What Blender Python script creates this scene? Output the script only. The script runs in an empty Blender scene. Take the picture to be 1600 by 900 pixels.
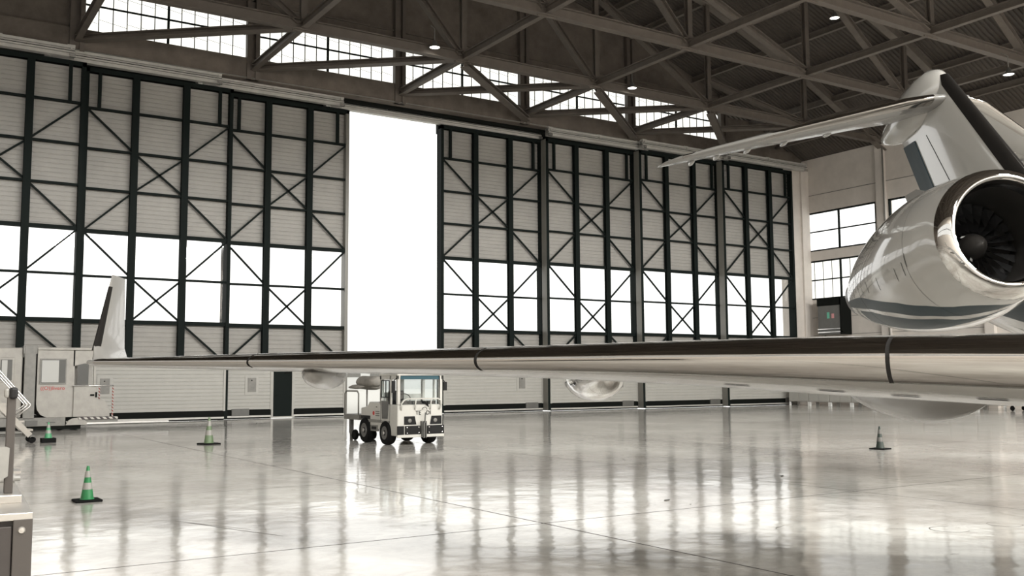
import bpy, bmesh, math, random
from mathutils import Vector, Matrix
random.seed(7)
PI = math.pi
SC = bpy.context.scene
COL = SC.collection

# ------------------------------------------------------------------ camera
yaw, pitch, roll = 0.5720970, 0.0932903, -0.0065265
cy, sy, cp, sp = math.cos(yaw), math.sin(yaw), math.cos(pitch), math.sin(pitch)
fw = Vector((sy*cp, cy*cp, sp)); rt = Vector((cy, -sy, 0)); up = rt.cross(fw)
r2 = rt*math.cos(roll) + up*math.sin(roll)
u2 = -rt*math.sin(roll) + up*math.cos(roll)
cam = bpy.data.cameras.new('camera'); camo = bpy.data.objects.new('camera', cam); COL.objects.link(camo)
m = Matrix((r2, u2, -fw)).transposed().to_4x4(); m.translation = Vector((0, 0, 1.8))
camo.matrix_world = m
cam.sensor_width = 36; cam.lens = 1524.84/1600*36; cam.clip_end = 800; cam.clip_start = 0.05
SC.camera = camo
# ------------------------------------------------------------------ world, exposure
w = bpy.data.worlds.new('sky'); SC.world = w; w.use_nodes = True
bg = w.node_tree.nodes['Background']; bg.inputs[0].default_value = (1.0, 0.995, 0.965, 1); bg.inputs[1].default_value = 1.6
SC.view_settings.view_transform = 'Standard'; SC.view_settings.look = 'None'
SC.view_settings.gamma = 1; SC.view_settings.use_curve_mapping = False
SC.view_settings.exposure = 0.0
FILL_W = 8300.0
SC.cycles.max_bounces = 10; SC.cycles.diffuse_bounces = 6; SC.cycles.glossy_bounces = 5
SC.cycles.transparent_max_bounces = 16; SC.cycles.sample_clamp_indirect = 6

# ------------------------------------------------------------------ materials
def mat(name, col, rough=0.5, metal=0.0, var=0.0, vscale=3.0, bump=0.0, bscale=8.0, coat=0.0, spec=0.5, stretch=(1, 1, 1), col2=None):
    M = bpy.data.materials.new(name); M.use_nodes = True
    nt = M.node_tree; b = nt.nodes['Principled BSDF']
    b.inputs['Base Color'].default_value = (*col, 1); b.inputs['Roughness'].default_value = rough
    b.inputs['Metallic'].default_value = metal; b.inputs['Coat Weight'].default_value = coat
    b.inputs['Coat Roughness'].default_value = 0.04
    b.inputs['Specular IOR Level'].default_value = spec
    tc = nt.nodes.new('ShaderNodeTexCoord'); mp = nt.nodes.new('ShaderNodeMapping')
    mp.inputs['Scale'].default_value = stretch
    nt.links.new(tc.outputs['Object'], mp.inputs[0])
    if var > 0 or col2:
        n = nt.nodes.new('ShaderNodeTexNoise'); n.inputs['Scale'].default_value = vscale; n.inputs['Detail'].default_value = 6
        n.inputs['Roughness'].default_value = 0.65
        nt.links.new(mp.outputs[0], n.inputs['Vector'])
        r = nt.nodes.new('ShaderNodeValToRGB')
        a = tuple(c*(1-var) for c in col); c2 = col2 or tuple(min(1, c*(1+var)) for c in col)
        r.color_ramp.elements[0].position = 0.32; r.color_ramp.elements[0].color = (*a, 1)
        r.color_ramp.elements[1].position = 0.68; r.color_ramp.elements[1].color = (*c2, 1)
        nt.links.new(n.outputs['Fac'], r.inputs[0]); nt.links.new(r.outputs[0], b.inputs['Base Color'])
    if bump > 0:
        n = nt.nodes.new('ShaderNodeTexNoise'); n.inputs['Scale'].default_value = bscale; n.inputs['Detail'].default_value = 4
        nt.links.new(mp.outputs[0], n.inputs['Vector'])
        bp = nt.nodes.new('ShaderNodeBump'); bp.inputs['Strength'].default_value = bump; bp.inputs['Distance'].default_value = 0.02
        nt.links.new(n.outputs['Fac'], bp.inputs['Height']); nt.links.new(bp.outputs[0], b.inputs['Normal'])
    return M

def glass(name, tint=(1, 1, 1), refl=1.0):
    M = bpy.data.materials.new(name); M.use_nodes = True; nt = M.node_tree; nt.nodes.clear()
    o = nt.nodes.new('ShaderNodeOutputMaterial'); mx = nt.nodes.new('ShaderNodeMixShader')
    t = nt.nodes.new('ShaderNodeBsdfTransparent'); t.inputs[0].default_value = (*tint, 1)
    g = nt.nodes.new('ShaderNodeBsdfGlossy'); g.inputs['Roughness'].default_value = 0.03
    lw_ = nt.nodes.new('ShaderNodeLayerWeight'); lw_.inputs[0].default_value = 0.5
    pw = nt.nodes.new('ShaderNodeMath'); pw.operation = 'POWER'; nt.links.new(lw_.outputs['Facing'], pw.inputs[0]); pw.inputs[1].default_value = 5
    f = nt.nodes.new('ShaderNodeMapRange'); nt.links.new(pw.outputs[0], f.inputs[0]); f.inputs[3].default_value = 0.04; f.inputs[4].default_value = 0.8
    nt.links.new(f.outputs[0], mx.inputs[0]); nt.links.new(t.outputs[0], mx.inputs[1]); nt.links.new(g.outputs[0], mx.inputs[2])
    nt.links.new(mx.outputs[0], o.inputs[0])
    return M

def emis(name, col, s):
    M = bpy.data.materials.new(name); M.use_nodes = True; b = M.node_tree.nodes['Principled BSDF']
    b.inputs['Base Color'].default_value = (*col, 1); b.inputs['Emission Color'].default_value = (*col, 1); b.inputs['Emission Strength'].default_value = s
    return M

M = {}
M['siding'] = mat('pale siding', (0.325, 0.314, 0.292), 0.6, spec=0.3, var=0.05, vscale=2)
M['siding_low'] = mat('lower cladding', (0.38, 0.372, 0.342), 0.5, var=0.04, vscale=2)
M['frame'] = mat('dark green steel', (0.006, 0.0095, 0.0085), 0.7, spec=0.12)
M['endpost'] = mat('grey olive steel', (0.17, 0.165, 0.145), 0.4)
M['concrete'] = mat('brown concrete', (0.12, 0.10, 0.083), 0.85, var=0.25, vscale=1.2, bump=0.3, bscale=6)
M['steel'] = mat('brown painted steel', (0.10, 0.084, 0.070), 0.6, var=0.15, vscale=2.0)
M['steel_lit'] = mat('lit brown steel', (0.135, 0.115, 0.097), 0.55, var=0.15, vscale=2.0)  # lighter copy of the steel, light on the beams put into its colour
M['deck'] = mat('brown roof deck', (0.075, 0.063, 0.053), 0.7, var=0.1, vscale=1)
M['rail'] = mat('galvanised rail', (0.46, 0.45, 0.42), 0.4, metal=0.2, var=0.1)
M['rwall'] = mat('pale plaster wall', (0.56, 0.52, 0.475), 0.8, var=0.08, vscale=0.8, bump=0.15, bscale=12)
M['black'] = mat('black void paint', (0.005, 0.006, 0.005), 0.7, spec=0.1)
M['rubber'] = mat('black rubber', (0.007, 0.007, 0.007), 0.8, spec=0.12)
M['glass'] = glass('clear pane')
M['glass_milky'] = glass('wired glass', (0.97, 0.97, 0.95))
M['wire'] = mat('thin glazing bar', (0.10, 0.09, 0.08), 0.6)
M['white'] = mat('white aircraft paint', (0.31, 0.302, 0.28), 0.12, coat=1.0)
M['white_shaded'] = mat('shaded white paint', (0.19, 0.184, 0.171), 0.25, coat=0.3)  # same aircraft white, darkened in colour to stand for shade
M['teal'] = mat('slate teal paint', (0.015, 0.028, 0.034), 0.4, coat=0.1, spec=0.2)
M['chrome'] = mat('polished metal', (0.60, 0.585, 0.56), 0.05, metal=1.0)
M['brushed'] = mat('brushed leading edge', (0.30, 0.285, 0.265), 0.09, metal=1.0)
M['boot'] = mat('dark grey leading edge', (0.009, 0.008, 0.007), 0.7, spec=0.1)
M['duct'] = mat('shaded duct', (0.022, 0.02, 0.018), 0.4)  # colour darkened for the shade inside the engine inlet
M['fan'] = mat('dark titanium', (0.06, 0.06, 0.06), 0.3, metal=0.8)
M['seam'] = mat('seam', (0.012, 0.011, 0.010), 0.7, spec=0.15)
M['tugwhite'] = mat('tug paint', (0.50, 0.49, 0.45), 0.35, var=0.05, vscale=5, coat=0.3)
M['tugglass'] = glass('tug glass', (0.93, 0.96, 0.965))
M['tint'] = mat('blue sun band', (0.012, 0.06, 0.08), 0.3)
M['blackplast'] = mat('black plastic', (0.008, 0.008, 0.008), 0.5, spec=0.2)
M['red'] = mat('red paint', (0.45, 0.02, 0.015), 0.5)
M['greysteel'] = mat('grey steel', (0.19, 0.185, 0.168), 0.5, var=0.15, vscale=4)
M['greydark'] = mat('dark grey steel', (0.10, 0.098, 0.09), 0.5, var=0.1)
M['tarp'] = mat('tarpaulin', (0.24, 0.225, 0.20), 0.8, var=0.2, vscale=6, bump=0.4, bscale=10)
M['green'] = mat('green cone plastic', (0.012, 0.17, 0.05), 0.45, var=0.1)
M['greenlight'] = mat('bright green cone plastic', (0.07, 0.30, 0.14), 0.45, var=0.1)
M['greenpale'] = mat('faded green cone plastic', (0.13, 0.19, 0.10), 0.5, var=0.1)
M['greendark'] = mat('grey green cone plastic', (0.018, 0.028, 0.021), 0.5, var=0.1)
M['sleeve'] = mat('reflective sleeve', (0.27, 0.26, 0.24), 0.4)
M['sleevedark'] = mat('dark sleeve', (0.11, 0.105, 0.095), 0.4, var=0.2)  # darker, mottled version of the sleeve colour
M['loader'] = mat('off white loader paint', (0.34, 0.325, 0.295), 0.55, var=0.1, vscale=3)
M['loaderglass'] = mat('loader dark glass', (0.12, 0.12, 0.115), 0.1)
M['blind'] = mat('pale blind', (0.42, 0.42, 0.40), 0.5)
M['alu'] = mat('aluminium tube', (0.75, 0.74, 0.72), 0.25, metal=0.9)
M['plate'] = mat('worn steel plate', (0.34, 0.32, 0.29), 0.3, metal=0.6, var=0.12)
M['cab'] = mat('grey brown cabinet paint', (0.032, 0.027, 0.024), 0.5, spec=0.3, var=0.08, vscale=30)
M['cabedge'] = mat('cabinet edge', (0.045, 0.039, 0.034), 0.5, spec=0.3)
M['paper'] = mat('white label', (0.7, 0.7, 0.68), 0.6)
M['pinkl'] = mat('pink label', (0.55, 0.25, 0.25), 0.6)
M['greenl'] = mat('green label', (0.12, 0.40, 0.28), 0.6)
M['scuff'] = mat('rubber scuff', (0.10, 0.09, 0.08), 0.5)
M['lamp'] = emis('lamp disc', (1, 0.97, 0.9), 5.0)
M['apron'] = mat('outdoor concrete', (0.55, 0.54, 0.50), 0.8, var=0.05)

def floor_mat():
    F = bpy.data.materials.new('polished concrete'); F.use_nodes = True; nt = F.node_tree; b = nt.nodes['Principled BSDF']
    N = nt.nodes.new; L = nt.links.new
    tc = N('ShaderNodeTexCoord')
    n1 = N('ShaderNodeTexNoise'); n1.inputs['Scale'].default_value = 0.22; n1.inputs['Detail'].default_value = 8; n1.inputs['Roughness'].default_value = 0.62; n1.inputs['Distortion'].default_value = 0.6
    n2 = N('ShaderNodeTexNoise'); n2.inputs['Scale'].default_value = 2.2; n2.inputs['Detail'].default_value = 8; n2.inputs['Roughness'].default_value = 0.7; n2.inputs['Distortion'].default_value = 1.2
    for n in (n1, n2): L(tc.outputs['Object'], n.inputs['Vector'])
    r1 = N('ShaderNodeValToRGB'); e = r1.color_ramp.elements
    e[0].position = 0.34; e[0].color = (0.48, 0.445, 0.405, 1); e[1].position = 0.62; e[1].color = (0.82, 0.805, 0.75, 1)
    L(n1.outputs['Fac'], r1.inputs[0])
    r2_ = N('ShaderNodeValToRGB'); e = r2_.color_ramp.elements
    e[0].position = 0.28; e[0].color = (0.66, 0.64, 0.62, 1); e[1].position = 0.55; e[1].color = (1, 1, 1, 1)
    L(n2.outputs['Fac'], r2_.inputs[0])
    mx = N('ShaderNodeMix'); mx.data_type = 'RGBA'; mx.blend_type = 'MULTIPLY'; mx.inputs[0].default_value = 0.7
    L(r1.outputs[0], mx.inputs[6]); L(r2_.outputs[0], mx.inputs[7])
    # sawn joints every 5 m through (x0, y0)
    sep = N('ShaderNodeSeparateXYZ'); L(tc.outputs['Object'], sep.inputs[0])
    masks = []
    for ax, off, per in (('X', JX, 6.0), ('Y', JY, 6.0)):
        a = N('ShaderNodeMath'); a.operation = 'SUBTRACT'; L(sep.outputs[ax], a.inputs[0]); a.inputs[1].default_value = off - per/2
        p = N('ShaderNodeMath'); p.operation = 'WRAP'; L(a.outputs[0], p.inputs[0]); p.inputs[1].default_value = per; p.inputs[2].default_value = 0
        s = N('ShaderNodeMath'); s.operation = 'SUBTRACT'; L(p.outputs[0], s.inputs[0]); s.inputs[1].default_value = per/2
        q = N('ShaderNodeMath'); q.operation = 'ABSOLUTE'; L(s.outputs[0], q.inputs[0])
        c = N('ShaderNodeMath'); c.operation = 'LESS_THAN'; L(q.outputs[0], c.inputs[0]); c.inputs[1].default_value = 0.014
        masks.append(c)
    mm = N('ShaderNodeMath'); mm.operation = 'MAXIMUM'; L(masks[0].outputs[0], mm.inputs[0]); L(masks[1].outputs[0], mm.inputs[1])
    m2 = N('ShaderNodeMix'); m2.data_type = 'RGBA'; m2.inputs[7].default_value = (0.07, 0.06, 0.055, 1)
    L(mm.outputs[0], m2.inputs[0]); L(mx.outputs[2], m2.inputs[6]); L(m2.outputs[2], b.inputs['Base Color'])
    # roughness: polish varies
    rr = N('ShaderNodeMapRange'); rr.inputs[1].default_value = 0.3; rr.inputs[2].default_value = 0.7; rr.inputs[3].default_value = 0.15; rr.inputs[4].default_value = 0.06
    L(n1.outputs['Fac'], rr.inputs[0])
    ra = N('ShaderNodeMath'); ra.operation = 'MAXIMUM'; L(rr.outputs[0], ra.inputs[0])
    rj = N('ShaderNodeMath'); rj.operation = 'MULTIPLY'; L(mm.outputs[0], rj.inputs[0]); rj.inputs[1].default_value = 0.8
    L(rj.outputs[0], ra.inputs[1]); L(ra.outputs[0], b.inputs['Roughness'])
    b.inputs['IOR'].default_value = 1.5
    nb = N('ShaderNodeTexNoise'); nb.inputs['Scale'].default_value = 0.9; nb.inputs['Detail'].default_value = 3; nb.inputs['Roughness'].default_value = 0.5
    L(tc.outputs['Object'], nb.inputs['Vector'])
    bp = N('ShaderNodeBump'); bp.inputs['Strength'].default_value = 1.0; bp.inputs['Distance'].default_value = 0.010
    L(nb.outputs['Fac'], bp.inputs['Height'])
    nb2 = N('ShaderNodeTexNoise'); nb2.inputs['Scale'].default_value = 9; nb2.inputs['Detail'].default_value = 4
    L(tc.outputs['Object'], nb2.inputs['Vector'])
    bp2 = N('ShaderNodeBump'); bp2.inputs['Strength'].default_value = 1.0; bp2.inputs['Distance'].default_value = 0.0006
    L(nb2.outputs['Fac'], bp2.inputs['Height']); L(bp.outputs[0], bp2.inputs['Normal'])
    nb3 = N('ShaderNodeTexNoise'); nb3.inputs['Scale'].default_value = 3.0; nb3.inputs['Detail'].default_value = 2
    L(tc.outputs['Object'], nb3.inputs['Vector'])
    bp3 = N('ShaderNodeBump'); bp3.inputs['Strength'].default_value = 1.0; bp3.inputs['Distance'].default_value = 0.0022
    L(nb3.outputs['Fac'], bp3.inputs['Height']); L(bp2.outputs[0], bp3.inputs['Normal'])
    L(bp3.outputs[0], b.inputs['Normal'])
    return F
JX, JY = 7.06, 10.27
M['floor'] = floor_mat()

def stripe_mat(name, c1, c2, per, ang=(1, 0, 1)):
    F = bpy.data.materials.new(name); F.use_nodes = True; nt = F.node_tree; b = nt.nodes['Principled BSDF']; b.inputs['Roughness'].default_value = 0.5
    N = nt.nodes.new; L = nt.links.new
    tc = N('ShaderNodeTexCoord'); d = N('ShaderNodeVectorMath'); d.operation = 'DOT_PRODUCT'; L(tc.outputs['Object'], d.inputs[0]); d.inputs[1].default_value = ang
    p = N('ShaderNodeMath'); p.operation = 'WRAP'; L(d.outputs['Value'], p.inputs[0]); p.inputs[1].default_value = per; p.inputs[2].default_value = 0
    c = N('ShaderNodeMath'); c.operation = 'LESS_THAN'; L(p.outputs[0], c.inputs[0]); c.inputs[1].default_value = per/2
    mx = N('ShaderNodeMix'); mx.data_type = 'RGBA'; mx.inputs[6].default_value = (*c1, 1); mx.inputs[7].default_value = (*c2, 1)
    L(c.outputs[0], mx.inputs[0]); L(mx.outputs[2], b.inputs['Base Color'])
    return F
M['redwhite'] = stripe_mat('red white chevrons', (0.38, 0.36, 0.33), (0.20, 0.025, 0.015), 0.12)
M['blackwhite'] = stripe_mat('dark and pale chevrons', (0.5, 0.48, 0.44), (0.04, 0.03, 0.03), 0.22)

# ------------------------------------------------------------------ mesh helpers
class MB:
    def __init__(s): s.v = []; s.f = []; s.mi = []
    def add(s, vs, fs, mi=0):
        n = len(s.v); s.v += [tuple(v) for v in vs]; s.f += [tuple(i+n for i in f) for f in fs]; s.mi += [mi]*len(fs); return s
    def box(s, x0, y0, z0, x1, y1, z1, mi=0):
        vs = [(x, y, z) for z in (z0, z1) for y in (y0, y1) for x in (x0, x1)]
        return s.add(vs, [(0, 2, 3, 1), (4, 5, 7, 6), (0, 1, 5, 4), (2, 6, 7, 3), (0, 4, 6, 2), (1, 3, 7, 5)], mi)
    def bar(s, a, b, wd, ht, upv=(0, 0, 1), mi=0):
        a = Vector(a); b = Vector(b); d = (b-a).normalized(); u = Vector(upv)
        if abs(d.dot(u)) > 0.98: u = Vector((0, 1, 0))
        x = d.cross(u).normalized(); z = x.cross(d).normalized()
        vs = []
        for p in (a, b):
            for (i, j) in ((-1, -1), (1, -1), (1, 1), (-1, 1)): vs.append(p + x*i*wd/2 + z*j*ht/2)
        return s.add(vs, [(3, 2, 1, 0), (4, 5, 6, 7), (0, 1, 5, 4), (1, 2, 6, 5), (2, 3, 7, 6), (3, 0, 4, 7)], mi)
    def ibeam(s, a, b, wd, ht, t=0.05, upv=(0, 0, 1)):
        a = Vector(a); b = Vector(b); d = (b-a).normalized(); u = Vector(upv)
        if abs(d.dot(u)) > 0.98: u = Vector((0, 1, 0))
        x = d.cross(u).normalized(); z = x.cross(d).normalized()
        s.bar(a+z*(ht/2-t/2), b+z*(ht/2-t/2), wd, t, upv); s.bar(a-z*(ht/2-t/2), b-z*(ht/2-t/2), wd, t, upv)
        s.bar(a, b, t, ht-2*t, upv); return s
    def tube(s, pts, r, n=10, closed=False, mi=0, caps=True):
        pts = [Vector(p) for p in pts]; k = len(pts); base = len(s.v); prev = None
        for i, p in enumerate(pts):
            if closed: d = pts[(i+1) % k]-pts[i-1]
            else: d = pts[min(i+1, k-1)]-pts[max(i-1, 0)]
            d.normalize()
            if prev is None: x = d.orthogonal().normalized()
            else: x = (prev-d*prev.dot(d)).normalized()
            prev = x; y = d.cross(x); rr = r[i] if isinstance(r, (list, tuple)) else r
            for j in range(n):
                t = 2*PI*j/n; s.v.append(tuple(p+(x*math.cos(t)+y*math.sin(t))*rr))
        seg = k if closed else k-1
        for i in range(seg):
            for j in range(n):
                a = base+i*n+j; b = base+i*n+(j+1) % n; c = base+((i+1) % k)*n+(j+1) % n; d_ = base+((i+1) % k)*n+j
                s.f.append((a, b, c, d_)); s.mi.append(mi)
        if not closed and caps:
            s.f.append(tuple(base+j for j in reversed(range(n)))); s.mi.append(mi)
            s.f.append(tuple(base+(k-1)*n+j for j in range(n))); s.mi.append(mi)
        return s
    def loft(s, rings, close=True, caps=True, mis=None, mi=0):
        n = len(rings[0]); base = len(s.v)
        for r in rings: s.v += [tuple(p) for p in r]
        for i in range(len(rings)-1):
            for j in range(n if close else n-1):
                a = base+i*n+j; b = base+i*n+(j+1) % n
                s.f.append((a, b, b+n, a+n)); s.mi.append(mis(i, j) if mis else mi)
        if caps and close:
            s.f.append(tuple(base+j for j in reversed(range(n)))); s.mi.append(mi)
            s.f.append(tuple(base+(len(rings)-1)*n+j for j in range(n))); s.mi.append(mi)
        return s
    def lathe(s, prof, c=(0, 0, 0), axis='Z', n=32, mi=0):
        c = Vector(c); rings = []
        for (r, h) in prof:
            ring = []
            for j in range(n):
                t = 2*PI*j/n; a, b = r*math.cos(t), r*math.sin(t)
                ring.append(c + (Vector((a, b, h)) if axis == 'Z' else Vector((h, a, b)) if axis == 'X' else Vector((b, h, a))))
            rings.append(ring)
        return s.loft(rings, True, True, mi=mi)
    def poly(s, pts, th, mi=0):
        """closed outline in 3D given thickness vector"""
        n = len(pts); th = Vector(th); a = [Vector(p) for p in pts]; b = [p+th for p in a]
        fs = [tuple(range(n)), tuple(reversed(range(n, 2*n)))] + [(i, i+n, (i+1) % n+n, (i+1) % n) for i in range(n)]
        return s.add(a+b, fs, mi)
    def build(s, name, mats, parent=None, smooth=False, bevel=0, loc=None, auto=None):
        me = bpy.data.meshes.new(name); me.from_pydata(s.v, [], s.f)
        if not isinstance(mats, (list, tuple)): mats = [mats]
        for m_ in mats: me.materials.append(m_)
        if len(mats) > 1:
            for p, i in zip(me.polygons, s.mi): p.material_index = i
        bm = bmesh.new(); bm.from_mesh(me); bmesh.ops.recalc_face_normals(bm, faces=bm.faces); bm.to_mesh(me); bm.free()
        o = bpy.data.objects.new(name, me); COL.objects.link(o)
        if parent: o.parent = parent
        if loc: o.location = loc
        if smooth:
            me.shade_smooth()
            if auto: me.set_sharp_from_angle(angle=math.radians(auto))
        if bevel:
            b = o.modifiers.new('bevel', 'BEVEL'); b.width = bevel; b.segments = 2; b.limit_method = 'ANGLE'; b.angle_limit = math.radians(50)
        return o

def thing(name, label, cat, loc=(0, 0, 0), rz=0, group=None, kind=None):
    o = bpy.data.objects.new(name, None); COL.objects.link(o); o.location = loc; o.rotation_euler = (0, 0, rz)
    o.empty_display_size = 0.3
    return tag(o, label, cat, group, kind)
def tag(o, label, cat, group=None, kind=None):
    o['label'] = label; o['category'] = cat
    if group: o['group'] = group
    if kind: o['kind'] = kind
    return o
def dup(root, loc, rz=0, label=None):
    r = root.copy(); COL.objects.link(r); r.location = loc; r.rotation_euler = (0, 0, rz)
    if label: r['label'] = label
    for ch in list(root.children):
        c = ch.copy(); COL.objects.link(c); c.parent = r
        for g in list(ch.children):
            d = g.copy(); COL.objects.link(d); d.parent = c
    return r
def text(body, size, mt, parent, loc, rot, name='lettering', ext=0.002):
    cu = bpy.data.curves.new(name, 'FONT'); cu.body = body; cu.size = size; cu.extrude = ext; cu.align_x = 'CENTER'
    o = bpy.data.objects.new(name, cu); COL.objects.link(o); cu.materials.append(mt)
    dg = bpy.context.evaluated_depsgraph_get(); me = bpy.data.meshes.new_from_object(o.evaluated_get(dg))
    bpy.data.objects.remove(o)
    o = bpy.data.objects.new(name, me); COL.objects.link(o); o.parent = parent; o.location = loc; o.rotation_euler = rot
    return o

# ================================================================== THE HALL
XL, XR, YB, YF = -8.0, 53.2, -22.0, 45.5
ROOF = [(-8.0, 16.9), (-0.8, 20.2), (7.0, 23.0), (15.0, 25.2), (22.6, 26.0), (30.2, 25.2), (38.0, 23.2), (45.8, 20.3), (53.4, 16.7)]
def roof_z(x):
    for (a, za), (b, zb) in zip(ROOF, ROOF[1:]):
        if a <= x <= b: return za+(zb-za)*(x-a)/(b-a)
    return 16.7
flo = tag(MB().box(XL-0.4, YB-0.4, -0.3, XR+0.5, 47.4, 0).build('floor', M['floor']), 'polished pale concrete hangar floor with sawn joints and glossy reflections', 'floor', kind='structure')
def scratch(pts, wd):
    mb = MB(); pts = [Vector((x, y, .001)) for x, y in pts]; L_, R_ = [], []
    for i, p in enumerate(pts):
        d = (pts[min(i+1, len(pts)-1)]-pts[max(i-1, 0)]).normalized(); n = Vector((-d.y, d.x, 0)); k = wd*(.3+.7*math.sin(PI*(i+.5)/len(pts)))*random.uniform(.6, 1)
        L_.append(p+n*k/2); R_.append(p-n*k/2)
    mb.loft([[a, b, b+Vector((0, 0, .0006)), a+Vector((0, 0, .0006))] for a, b in zip(L_, R_)])
    mb.build('scratch_mark', M['scuff'], flo)
def arc(cx, cy, r, a0, a1, n=14): return [(cx+r*math.cos(a0+(a1-a0)*i/n), cy+r*math.sin(a0+(a1-a0)*i/n)) for i in range(n+1)]
scratch([(3.28+.09*i+.01*math.sin(i), 13.2-.25*i) for i in range(9)], .022)
scratch([(3.36+.10*i, 13.0-.22*i) for i in range(6)], .014)
scratch(arc(10.7, 7.1, .22, 0, 5.2), .014); scratch(arc(11.6, 6.95, .20, 1, 5.6), .012); scratch(arc(12.4, 40.2, 1.5, 1.9, 3.4), .05); scratch(arc(15.0, 40.6, 1.6, 1.9, 3.1), .05)
for i in range(26):
    x = random.uniform(6, 24); y = random.uniform(6, 24); a = random.uniform(0, PI); l = random.uniform(.05, .35)
    scratch([(x+l*t*math.cos(a), y+l*t*math.sin(a)+.02*math.sin(5*t)) for t in (0, .25, .5, .75, 1)], random.uniform(.006, .016))
tag(MB().box(-400, 47.4, -0.35, 500, 420, -0.05).build('trim_1', M['apron']), 'sunlit concrete apron outside the open hangar doors', 'apron', kind='structure')

# roof deck, corrugated (ribs run down the slope)
mb = MB(); per = 0.26; ny = int((47.2-YB)/per)
prof = []
for i in range(ny):
    y = YB+i*per
    prof += [(y, 0.0), (y+per*0.42, 0.0), (y+per*0.5, 0.09), (y+per*0.92, 0.09)]
prof.append((YB+ny*per, 0))
rings = [[(x, y, z+dz) for (y, dz) in prof] for (x, z) in ROOF]
mb.loft(rings, close=False, caps=False)
tag(mb.build('ceiling', M['deck']), 'dark brown corrugated roof deck above the steel trusses', 'roof', kind='structure')
mb = MB()
for (a, za), (b, zb) in zip(ROOF, ROOF[1:]):
    mb.poly([(a, YB-.4, za+.2), (b, YB-.4, zb+.2), (b, YB-.4, zb+.4), (a, YB-.4, za+.4)], (0, 47.5-YB+.4, 0))
tag(mb.build('trim_2', M['concrete']), 'outer roof skin above the corrugated deck', 'roof', kind='structure')

# front wall: header beam, windows band, upper wall
fr = thing('wall_front', 'brown concrete wall over the hangar doors with header beam and pilasters', 'wall', kind='structure')
WX = [6.55+7.85*k for k in range(6)]     # pilaster lines
mb = MB()
mb.box(XL, YF-0.2, 16.25, XR+.4, YF+0.35, 17.3)
mb.box(XL, YF, 17.3, WX[0], YF+0.3, 19.55); mb.box(WX[5]+.15, YF, 17.3, XR+.4, YF+0.3, 19.0)
up_pts = [(XL, YF, 19.55), (XR, YF, 19.55)]
us = [(x, YF, max(19.55, roof_z(x)+.1)) for x in (-8, -0.8, 7, 15, 22.6, 30.2, 38, 45.8, 48)]
for a, b in zip(us, us[1:]):
    mb.poly([(a[0], YF, 19.55), (b[0], YF, 19.55), b, a], (0, 0.3, 0))
mb.box(XL, YF+.3, 0, 0.2, YF+.9, 16.3)
mb.build('header_beam', M['concrete'], fr)
mb = MB(); mb.box(XL, YF-0.12, 20.15, 46, YF+.02, 20.24); mb.box(XL, YF-0.25, 19.55, 46.5, YF+.02, 19.72)
mb.build('cornice', M['concrete'], fr)
for k, x in enumerate([WX[0]-7.85]+WX):
    o = MB().box(x-0.32, YF-0.28, 16.25, x-0.08, YF+.02, roof_z(x)).box(x-.08, YF-.12, 16.25, x+.1, YF+.02, roof_z(x)).box(x+0.1, YF-0.28, 16.25, x+0.3, YF+.02, roof_z(x)).build('pilaster', M['steel'], fr)
MB().box(XL, YF+0.4, 16.1, XR, YF+1.5, 16.35).box(XL, YF+1.4, 16.08, XR, YF+1.6, 17.3).box(XL, YF+1.25, 15.4, 19.75, YF+1.5, 16.12).box(25.3, YF+1.25, 15.4, XR, YF+1.5, 16.12).build('gap_blackout', M['black'], fr)  # black boxes added to darken the track gap and stop sky leaking in

# clerestory windows between the pilasters
for k in range(5):
    x0, x1 = WX[k]+.3, WX[k+1]-.32
    wn = thing('window_%d' % (k+1), 'clerestory window of wired glass above the hangar doors, bay %s from the left' % ('first', 'second', 'third', 'fourth', 'fifth')[k], 'window', kind='structure')
    MB().box(x0, YF+.12, 17.3, x1, YF+.135, 19.55).build('pane', M['glass_milky'], wn)
    mb = MB(); xm = (x0+x1)/2
    mb.box(xm-.05, YF+.02, 17.3, xm+.05, YF+.12, 19.55); mb.box(x0, YF+.03, 18.5, x1, YF+.11, 18.57)
    mb.box(x0, YF+.02, 17.3, x1, YF+.2, 17.37)
    mb.build('mullion', M['frame'], wn)
    mb = MB()
    n = 12
    for i in range(1, n):
        if i != n//2:
            x = x0+(x1-x0)*i/n; mb.box(x-.02, YF+.08, 17.35, x+.02, YF+.115, 19.55)
    for i in range(n):
        for zz in (17.85, 19.05):
            xa = x0+(x1-x0)*i/n; xb = xa+(x1-x0)/n; j = random.uniform(-.07, .07)
            mb.bar((xa, YF+.1, zz+j+.05), (xb, YF+.1, zz+j-.05), .012, .014)
    mb.build('glazing_bar', M['wire'], wn)

# ------------------------------------------------------------------ hangar door leaves
RZ = [15.62, 13.90, 12.07, 10.28, 8.38, 6.40, 4.42, 2.60]
LEAVES = [(0.35, 6.95, 45.1), (7.0, 13.6, 45.65), (13.45, 19.8, 46.2), (25.2, 31.95, 46.2), (31.8, 38.5, 45.65), (38.35, 45.1, 45.1), (44.8, 51.35, 44.55)]
LN = ['leftmost hangar door leaf behind the white loader', 'second hangar door leaf from the left', 'hangar door leaf left of the open gap, with the black wicket door',
      'hangar door leaf right of the open gap', 'second hangar door leaf right of the open gap', 'third hangar door leaf right of the open gap', 'rightmost hangar door leaf beside the plastered wall']
def siding_strip(mb, x0, x1, z0, z1, y, per=0.20, d=0.022):
    """ribbed sheet facing -y"""
    n = max(1, int((z1-z0)/per)); p = (z1-z0)/n; pr = []
    for i in range(n):
        z = z0+i*p; pr += [(z, 0), (z+p*.72, 0), (z+p*.80, d), (z+p*.94, d)]
    pr.append((z1, 0))
    rows = [[(x0, y+dd, z), (x1, y+dd, z)] for z, dd in pr]
    mb.loft(rows, close=False, caps=False)
    mb.box(x0, y+d+.01, z0, x1, y+d+.04, z1)
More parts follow.
